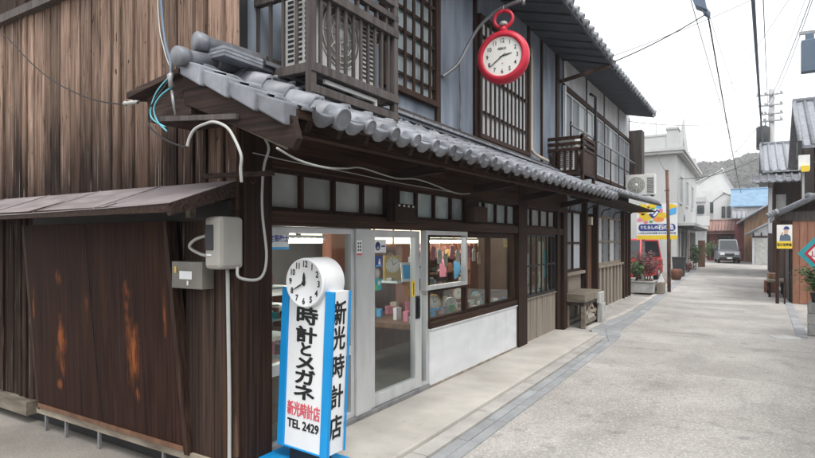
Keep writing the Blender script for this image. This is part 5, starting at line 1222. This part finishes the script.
# houses behind on the right
r3 = house('tall_house', 'dark two storey house with steep grey tiled roof near the right edge', 1.75, 6.5, 21.4, 26.5, 4.75, 6.55, 'x', 24.2, .35, 'darkplank', 'tile')
part(r3, 'plaster', 'plaster_w', (1.9, 5, 21.36, 21.398, 3.3, 3.75)); win_ny(r3, 1.95, 3.1, 3.0, 3.9, 21.36, 'curtain_d')
part(r3, 'barge_board', 'iron', (1.30, 1.42, 20.95, 21.4, 4.2, 4.75))
mb_ = thing('meter_box', 'pale electric box with a yellow lamp below the steep roof', 'electrical box', (1.42, 20.6, 3.7))
part(mb_, 'case', 'ac', (1.30, 1.58, 20.5, 20.7, 3.80, 4.25)); part(mb_, 'lamp_shade', 'yellow', (1.36, 1.56, 20.42, 20.498, 3.74, 3.92)); part(mb_, 'arm', 'iron', (1.58, 1.76, 20.58, 20.64, 4.0, 4.06)); part(mb_, 'post', 'cable_w', (1.40, 1.46, 20.72, 20.78, 2.5, 4.2))
r2 = house('dark_house', 'black boarded two storey house with pale tiled roof sloping towards the viewer', .95, 4.5, 30.0, 37.0, 4.9, 6.45, 'x', 33.4, .4, 'darkplank', 'tile')
win_ny(r2, 1.0, 1.5, 2.9, 3.8, 29.96, 'frost'); part(r2, 'post', 'wood_z', (.96, 1.06, 29.9, 29.96, 0, 4.3)); part(r2, 'light_strip', 'plaster_w', (.76, .90, 29.3, 29.4, 2.0, 4.0))
b = MB(); tile_field(b, (.15, 28.7, 4.20), (1, 0, 0), (0, .93, .367), (0, -.367, .93), 2.6, 5, .25); b.build('pent_roof', 'tile', r2)
gr = house('garage', 'small garage with grey shutter and white plaster band at the street bend', .25, 3.2, 46.0, 51, 2.25, 3.5, 'y', 2.4, .45, 'plaster_w', 'tile', 'garage')
part(gr, 'shutter', 'block', (.42, 1.15, 45.95, 45.99, 0, 1.85)); part(gr, 'beam', 'wood_x', (.25, 1.6, 45.93, 45.99, 1.9, 2.02)); 
for x in (.27, .75, 1.2): part(gr, 'timber', 'wood_z', (x, x+.08, 45.945, 45.99, 2.021, 2.25))
tn = house('brown_house', 'tan boarded house with a pale tiled verge behind the garage', -.28, 3.6, 52.0, 58, 3.3, 5.3, 'y', 2.6, .5, 'tanwood', 'tile')
rw = house('red_walled_house', 'dull red boarded house wall at the end of the street', -.95, -.3, 53.0, 58, 3.5, 4.2, 'x', None, .15, 'redwall', 'tile_d')
tp = house('tarp_roof_house', 'pale house whose roof is covered by a bright blue tarpaulin', -1.1, 3.5, 59.0, 65, 4.9, 6.5, 'x', None, .3, 'farwhite', 'tarp', rib=0)
# end of the street
tr = house('low_house', 'low house with red brown tiled roof behind the silver truck', -2.9, -.95, 54.0, 58, 2.65, 3.35, 'x', 55.6, .4, 'redwall', 'terrac', rib=.22)
win_ny(tr, -2.2, -1.1, 1.0, 2.1, 53.96, 'glass_d', 'iron', 3); part(tr, 'pent_board', 'terrac', (-2.95, -.98, 53.5, 53.9, 2.28, 2.36)); part(tr, 'dark_opening', 'slot', (-2.2, -1.1, 53.97, 53.99, .1, .95))
wh = house('white_house', 'large white gabled house on the rising ground beyond the street end', -6.5, -1.25, 66, 74, 6.9, 9.0, 'y', -2.3, .15, 'farwhite', 'farwhite', rib=0)
win_ny(wh, -4.15, -2.9, 4.6, 5.7, 65.95, 'glass_d', 'iron', 2)
wh2 = house('white_house', 'smaller white house with two narrow windows below the gabled white house', -2.9, -.4, 62, 65.5, 5.6, 6.3, 'y', -2.0, .1, 'farwhite', 'farwhite', rib=0)
for x in (-2.2, -1.75): win_ny(wh2, x, x+.3, 3.9, 5.0, 61.95, 'glass_d', 'iron')
b = MB(); b.box(-4.9, -3.0, 52, 58, 0, 5.2); b.box(-5.0, -2.95, 51.9, 52.0, 4.9, 5.3); 
gb = thing('grey_building', 'plain grey building beyond the pale western style front', 'building', (-4, 52, 0)); b.build('wall', 'west', gb)
part(gb, 'balcony', 'farwhite', (-3.6, -2.7, 51.2, 51.9, 2.9, 3.7)); win_ny(gb, -3.6, -3.1, 3.9, 4.6, 51.9, 'glass_d')
shrub('shrub', (-2.6, 51.2, 0), (.5, .5, .5), 1.5, 400, .16, 'leaf', 'green bush left of the silver truck', 'shrub', 6)

# pale western style building
we = thing('western_building', 'pale grey two storey western style building with pointed parapet and cornice', 'building', (-3.2, 32.4, 0))
wx, wy = -3.2, 32.4
part(we, 'wall', 'west', (-9.5, wx, wy, 45, -.02, 6.25))
part(we, 'cornice', 'west', (-9.6, wx+.30, wy-.30, 45.1, 6.253, 6.40), (-9.6, wx+.38, wy-.38, 45.15, 6.401, 6.55))
part(we, 'parapet', 'west', (-9.5, wx-.5, wy-.02, wy+.25, 6.553, 7.25), (-9.5, wx-.5, wy-.05, wy+.3, 7.252, 7.36))
part(we, 'parapet_pier', 'west', (wx-.5, wx+.05, wy-.06, wy+1.0, 6.553, 7.55), (wx-.54, wx+.09, wy-.1, wy+1.04, 7.552, 7.66))
b = MB(); b.prism([(33.5, 6.553), (39.2, 6.553), (39.2, 6.9), (36.0, 8.75), (35.6, 8.75), (33.5, 7.3)], lambda u, v, t: (t, u, v), wx-.25, wx+.02); b.build('pediment', 'west', we)
b = MB(); b.lathe([(.32, .0), (.36, .03), (.28, .045), (.0001, .03)], 20, face_px(wx+.02, 35.8, 7.35)); b.build('emblem', 'west', we)
part(we, 'parapet', 'west', (wx-.25, wx+.02, 39.2, 45, 6.553, 7.0)); part(we, 'parapet_pier', 'west', (wx-.5, wx+.05, 44, 45, 6.553, 7.5))
for y in (33.6, 37.2, 40.8): 
    f = MB(); f.box(wx, wx+.05, y, y+.12, 3.7, 5.3); f.box(wx, wx+.05, y+1.28, y+1.4, 3.7, 5.3); f.box(wx, wx+.06, y+.12, y+1.28, 3.7, 3.8); f.box(wx, wx+.06, y+.12, y+1.28, 5.2, 5.3); f.box(wx, wx+.045, y+.66, y+.74, 3.8, 5.2)
    fr = f.build('window', 'alu', we); g = MB(); g.box(wx+.005, wx+.015, y+.1, y+1.3, 3.75, 5.25); g.build('pane', 'glass_d', fr)
b = MB(); b.lathe([(.0001, 0), (.2, .0), (.2, .03), (.0001, .04)], 18, face_px(wx+.005, 36.2, 3.0)); b.build('roundel', 'cable_s', we)
part(we, 'canopy', 'iron', (wx+.003, wx+.75, wy+.4, 44.6, 2.35, 2.47)); part(we, 'canopy_board', 'west', (wx+.003, wx+.8, wy+.3, 44.7, 2.473, 2.62))
part(we, 'shop_front', 'slot', (wx+.002, wx+.03, wy+1.0, 37.2, .5, 2.2)); part(we, 'door', 'cab', (wx+.002, wx+.04, 38.0, 39.2, .05, 2.1)); part(we, 'shop_front', 'slot', (wx+.002, wx+.03, 40, 44, .5, 2.2))
for y in (33.4, 35.3, 37.2): part(we, 'pilaster', 'west', (wx+.031, wx+.10, y-.1, y+.1, 0, 2.345))
shrub('shrub', (-2.65, 36.0, 0), (.3, .4, .3), 1.3, 420, .12, 'leaf', 'green shrub in front of the pale western building', 'shrub', 6)
shrub('shrub', (-2.75, 33.0, 0), (.3, .3, .3), .5, 260, .10, 'leaf_r', 'low reddish shrub at the corner of the pale western building', 'shrub', 5)
part_sign = MB(); part_sign.box(-2.75, -2.35, 40.2, 40.3, .0, 1.7); solo('notice_board', part_sign, 'cab', 'brown standing board in front of the western building', 'board', base=(-2.55, 40.2, .0))
# neighbour on the right beside the viewer, out of the frame but mirrored in the shop glass
nb = house('street_house', 'timber house across the street from the clock shop', 2.5, 9, -4, 11.0, 3.3, 5.2, 'y', 5.6, .5, 'darkplank', 'tile_d')
for y in (-2, 1.2, 4.4, 7.6): 
    f = MB(); f.box(2.45, 2.5, y, y+2.2, .7, 1.9); f.build('window', 'curtain', nb)

# ================================================================== POLES AND OVERHEAD CABLES
up_ = thing('utility_pole', 'grey concrete utility pole with cross arms beyond the dark roofs', 'pole', (1.14, 36.0, 0))
b = MB(); b.tube([(1.14, 38, -.02), (1.14, 38, 10.3)], [.20, .13], 12); b.build('shaft', 'pole', up_)
for k, z in enumerate((10.0, 9.4, 8.9, 8.5)):
    b = MB(); b.bar((1.14-.75+.1*k, 37.85, z), (1.14+.55, 37.85, z), .08, .08); ar = b.build('cross_arm', 'galv', up_)
    for x in (-.65+.1*k, -.3, .45): b = MB(); b.tube([(1.14+x, 37.85, z+.04), (1.14+x, 37.85, z+.11), (1.14+x, 37.85, z+.2)], [.04, .07, .04], 8); b.build('insulator', 'cable_w', ar)
b = MB(); b.tube([(.72, 37.9, 6.9), (.72, 37.9, 6.95), (.72, 37.9, 8.15), (.72, 37.9, 8.25)], [.24, .33, .33, .2], 16); tf = b.build('transformer', 'slot', up_)
for x in (-.12, .12): b = MB(); b.tube([(.72+x, 37.9, 8.2), (.72+x, 37.9, 8.5)], .04, 8); b.build('bushing', 'cable_w', tf)
b = MB(); b.box(.5, 1.1, 37.95, 38.05, 7.5, 7.65); b.build('bracket', 'galv', up_)
p2 = thing('utility_pole', 'grey utility pole on the right that carries the dark hanging box', 'pole', (1.62, 14.2, 0))
b = MB(); b.tube([(1.62, 14.2, -.02), (1.62, 14.2, 9.0)], [.17, .12], 12); b.build('shaft', 'pole', p2)
b = MB(); b.bar((1.62, 14.15, 5.95), (.9, 14.05, 5.95), .06, .06); b.build('arm', 'galv', p2)
b = MB(); b.box(.93, 1.22, 13.95, 14.15, 5.12, 5.78); b.box(1.0, 1.15, 14.0, 14.1, 5.78, 5.92); solo('hanging_box', b, 'cable_s', 'dark grey box hanging from an arm near the right edge', 'box', base=(1.07, 14.05, 5.12), bevel=.015)
b = MB(); b.hexa([(-.86, 11.9, 6.15), (-.66, 11.9, 6.02), (-.66, 12.15, 6.02), (-.86, 12.15, 6.15), (-1.02, 11.9, 6.62), (-.74, 11.9, 6.52), (-.74, 12.15, 6.52), (-1.02, 12.15, 6.62)])
b.tube([(-.72, 12.02, 6.1), (-.66, 12.02, 5.98), (-.63, 12.02, 5.9)], [.05, .06, .02], 8)
solo('cable_closure', b, 'cable_s', 'dark box hanging on the overhead cables at the top', 'box', base=(-.8, 12.0, 6.0), bevel=.01)
def oc(p, q, r, d, mat, label): 
    b = MB(); b.tube(sag(p, q, d), r, 6); solo('overhead_cable', b, mat, label, 'cable', base=tuple(p))
oc((-2.1, 10.6, 4.92), (-.66, 12.02, 6.0), .011, .05, 'cable_b', 'black cable from the shop eave end up to the dark overhead box')
oc((-.66, 12.02, 6.0), (-.45, 48, 5.2), .016, .25, 'cable_b', 'dark cable sloping from the overhead box away down the street')
oc((-.05, 5.5, 5.3), (.75, 37.9, 6.9), .032, .3, 'cable_s', 'thickest dark cable running down the street overhead')
oc((.05, 5.5, 5.32), (1.0, 37.9, 8.5), .010, .2, 'cable_s', 'thin wire running just beside the thickest overhead cable')
oc((-.25, 8.0, 5.85), (1.62, 14.15, 6.2), .045, .0, 'cable_w', 'thick pale grey tube crossing to the pole at upper right')
oc((-1.0, 12.1, 6.5), (1.62, 14.2, 7.6), .010, .1, 'cable_b', 'thin wire from the top of the overhead box to the right pole')
oc((1.5, 14.2, 7.9), (1.14, 37.9, 9.5), .012, .3, 'cable_s', 'upper right wire between the two utility poles')
oc((1.3, 14.2, 7.3), (.6, 37.9, 8.9), .012, .35, 'cable_s', 'lower right wire between the two utility poles')
oc((-3.1, 17.3, 5.2), (1.3, 37.8, 9.3), .014, .5, 'cable_w', 'pale wire rising from the second house to the far pole')
oc((-3.2, 35.8, 6.7), (.6, 37.85, 8.5), .018, .2, 'cable_w', 'pale wire from the western building parapet to the far pole')
oc((-3.0, 44, 5.6), (.5, 37.85, 8.3), .018, .3, 'cable_w', 'pale low wire from the far corner of the western building')
oc((-3.2, 33.2, 5.0), (.8, 37.85, 6.6), .014, .35, 'cable_b', 'dark service wire below the cornice of the western building')
oc((-4.2, 32.5, 6.4), (-2.25, 19.95, 3.9), .010, .15, 'cable_b', 'black wire from the rusty pole to the western building')
oc((2.5, 24, 6.9), (1.14, 37.9, 8.6), .012, .1, 'cable_b', 'short wire from the steep roof ridge to the far pole')
b = MB(); b.tube([(-4.3, 33, 7.3), (-4.3, 33, 9.0)], .02, 6); b.tube([(-4.75, 33, 8.7), (-3.85, 33, 8.8)], .014, 6)
for k in range(5): b.tube([(-4.7+.2*k, 32.7, 8.72+.02*k), (-4.7+.2*k, 33.3, 8.72+.02*k)], .010, 5)
solo('tv_aerial', b, 'galv', 'thin television aerial on the roof of the western building', 'aerial', base=(-4.3, 33, 7.3))

# more stock: shelves of small goods just behind the left window, along the partition and on the deck
t = thing('shelf_unit', 'stepped display shelves full of small goods inside the left shop window', 'shelf', (-3.5, 3.4, .1))
for k, (x0, x1, z) in enumerate(((-3.50, -3.14, .74), (-3.75, -3.42, .98), (-4.0, -3.68, 1.22))): part(t, 'shelf', 'frost_b', (x0, x1, 2.95, 3.92, z, z+.02))
for x, y in ((-3.16, 2.97), (-3.16, 3.9), (-3.98, 2.97), (-3.98, 3.9)): part(t, 'upright', 'alu', (x-.012, x+.012, y-.012, y+.012, .1, .74 if x > -3.5 else 1.22))
pal = ['signwhite', 'frost_b', 'teal', 'gold', 'cream', 'plastic_g', 'lblue', 'pink', 'cab_r', 'green', 'dial', 'black']
nmw = {'signwhite': 'white', 'frost_b': 'grey blue', 'teal': 'teal', 'gold': 'brass', 'cream': 'cream', 'plastic_g': 'grey', 'lblue': 'light blue', 'pink': 'pink', 'cab_r': 'red brown', 'green': 'green', 'dial': 'off-white', 'black': 'black'}
def goods(n, fn, where, grp):
    for i in range(n):
        x, y, z = fn(i); mat = rng.choice(pal); r0 = rng.uniform(.018, .04); h_ = rng.uniform(.03, .12); b = MB(); q = rng.random()
        b.T = Matrix.Translation((x, y, z)) @ Matrix.Rotation(rng.uniform(0, 3), 4, 'Z')
        if q < .4: b.box(-r0*1.4, r0*1.4, -r0*.8, r0*.8, 0, h_*.8); b.box(-r0*1.5, r0*1.5, -r0*.9, r0*.9, h_*.8, h_); nm, ct, w_ = 'gift_box', 'box', 'boxed item'
        elif q < .75: b.lathe([(r0*.8, 0), (r0, .01), (r0*.5, h_*.5), (r0*.9, h_*.8), (r0*.7, h_), (.0001, h_)], 12); nm, ct, w_ = 'ornament', 'ornament', 'ornament'
        else:
            for sx in (-1, 1): b.tube([(sx*r0*.75+r0*.6*math.cos(a), 0, .05+r0*.5*math.sin(a)) for a in [math.pi*2*k/10 for k in range(11)]], .004, 5)
            b.bar((-r0*.2, 0, .055), (r0*.2, 0, .055), .004, .004); b.bar((-r0*1.35, 0, .055), (-r0*1.35, .09, .05), .004, .004); b.bar((r0*1.35, 0, .055), (r0*1.35, .09, .05), .004, .004); b.box(-r0, r0, -.01, .03, 0, .025); nm, ct, w_ = 'eyeglasses', 'glasses', 'pair of glasses'
        solo(nm, b, mat, 'small %s %s %s' % (nmw[mat], w_, where), ct, grp, base=(x, y, z))
goods(45, lambda i: (rng.uniform(-3.46, -3.18)-.25*(i % 3), 2.99+.9*((i*7) % 45)/45, (.76, 1.0, 1.24)[i % 3]), 'on the stepped shelves inside the left shop window', 'small goods in the left shop window')
goods(60, lambda i: (rng.uniform(-3.42, -3.12), 5.40+2.5*i/60, .722), 'low in the display window beside the white panel', 'small goods low in the display window')
goods(14, lambda i: (rng.uniform(-3.66, -3.46), 5.40+.8*i/14, 1.199), 'on the glass shelf behind the sliding sash', 'small goods on the glass shelf')
goods(16, lambda i: (rng.uniform(-3.5, -3.15), 8.45+1.45*i/16, .722), 'behind the iron lattice window', 'small goods behind the lattice window')
for k, (y, w_, h_, z, mat, wd) in enumerate(((8.75, .28, .5, .95, 'signwhite', 'white'), (9.15, .3, .75, .85, 'orangewall', 'orange brown'), (9.55, .26, .8, .85, 'cream', 'cream'), (9.8, .2, .5, 1.0, 'teal', 'teal'))):
    b = MB(); b.box(-3.115, -3.10, y-w_/2, y+w_/2, z, z+h_); solo('advert_board', b, mat, '%s panel standing behind the iron lattice window' % wd, 'panel', 'panels behind the lattice window', base=(-3.107, y, z))
t = thing('shelf_unit', 'open shelves of goods against the partition behind the right panes of the display window', 'shelf', (-3.85, 7.1, .72))
for z in (.98, 1.20, 1.42): part(t, 'shelf', 'cab', (-3.95, -3.72, 6.2, 7.95, z, z+.018))
for y in (6.19, 7.96): part(t, 'side_panel', 'cab_r', (-3.95, -3.72, y-.01, y+.01, .72, 1.62))
part(t, 'back_panel', 'cab_r', (-3.97, -3.951, 6.18, 7.97, .72, 1.62))
goods(54, lambda i: (rng.uniform(-3.88, -3.76), 6.26+1.62*((i*5) % 54)/54, (.999, 1.219, 1.439)[i % 3]), 'on the open shelves behind the right panes', 'small goods on the open shelves')
goods(30, lambda i: (rng.uniform(-3.40, -3.16), 2.99+.9*i/30, (.76, .76)[i % 2]), 'at the front of the left shop window', 'small goods at the front of the left window')
for k in range(9):
    y = 6.35+k*.18; b = MB(); b.T = face_px(-3.5, y, 1.50-.05*(k % 3)) @ Matrix.Rotation(R(8*(k % 3-1)), 4, 'Z'); b.box(-.055, .055, -.09, .09, -.002, .002); b.box(-.001, .001, .09, .30, -.001, .001)
    solo('price_card', b, ('pink', 'signwhite', 'cream')[k % 3], '%s price card dangling on a thread behind the right panes' % ('pink', 'white', 'cream')[k % 3], 'card', 'price cards on threads in the display window', base=(-3.5, y, 1.4))

t = thing('showcase_lamp', 'lit tube lamp along the top of the right panes of the display window', 'lamp', (-3.55, 7.1, 1.66))
b = MB(); b.tube([(-3.55, 6.35, 1.655), (-3.55, 7.85, 1.655)], .012, 8); b.build('tube', 'lamp2', t)
b = MB(); b.box(-3.60, -3.50, 6.3, 7.9, 1.675, 1.70); b.build('reflector', 'white', t)
for y in (6.33, 7.87): part(t, 'hanger', 'iron', (-3.56, -3.54, y-.01, y+.01, 1.70, 2.45))
# thin extra wires over the street
oc((-2.15, 10.4, 4.95), (1.5, 14.2, 7.4), .006, .1, 'cable_b', 'thin black wire from the shop eave across to the right pole')
oc((-1.0, 12.1, 6.55), (-.3, 60, 8.5), .009, .6, 'cable_b', 'dark wire from the overhead box to beyond the street end')
oc((-.7, 12.0, 6.2), (.4, 37.9, 8.0), .006, .5, 'cable_b', 'sagging dark wire between the overhead box and the transformer pole')
oc((1.62, 14.2, 8.2), (-3.0, 38.0, 8.2), .010, .3, 'cable_w', 'pale wire from the right pole to the pointed parapet')
# the wires crossing further off
oc((-2.6, 13.5, 5.5), (2.2, 24.5, 7.2), .007, .25, 'cable_w', 'pale thin wire crossing the street from the second house eave to the steep roof')
oc((-3.2, 39.0, 7.2), (2.0, 33.0, 6.6), .012, .25, 'cable_w', 'pale wire crossing from the pediment to the dark boarded house')
oc((1.14, 37.9, 8.9), (-2.0, 70, 9.3), .016, .4, 'cable_w', 'wire leaving the far pole towards the white houses')
oc((1.6, 14.2, 8.6), (.9, 37.9, 10.1), .010, .3, 'cable_w', 'topmost wire between the two utility poles')

# light haze over the whole place
b = MB(); b.box(-700, 700, -700, 700, -1.5, 72)
hm = bpy.data.materials.new('thin_haze'); hm.use_nodes = True; hn = hm.node_tree.nodes; hn.clear()
ho = hn.new('ShaderNodeOutputMaterial'); pv = hn.new('ShaderNodeVolumePrincipled'); pv.inputs['Color'].default_value = (.93, .95, .97, 1); pv.inputs['Density'].default_value = .0012
pv.inputs['Anisotropy'].default_value = .1; hm.node_tree.links.new(pv.outputs[0], ho.inputs['Volume'])
o = b.build('haze', [hm]); o['kind'] = 'stuff'
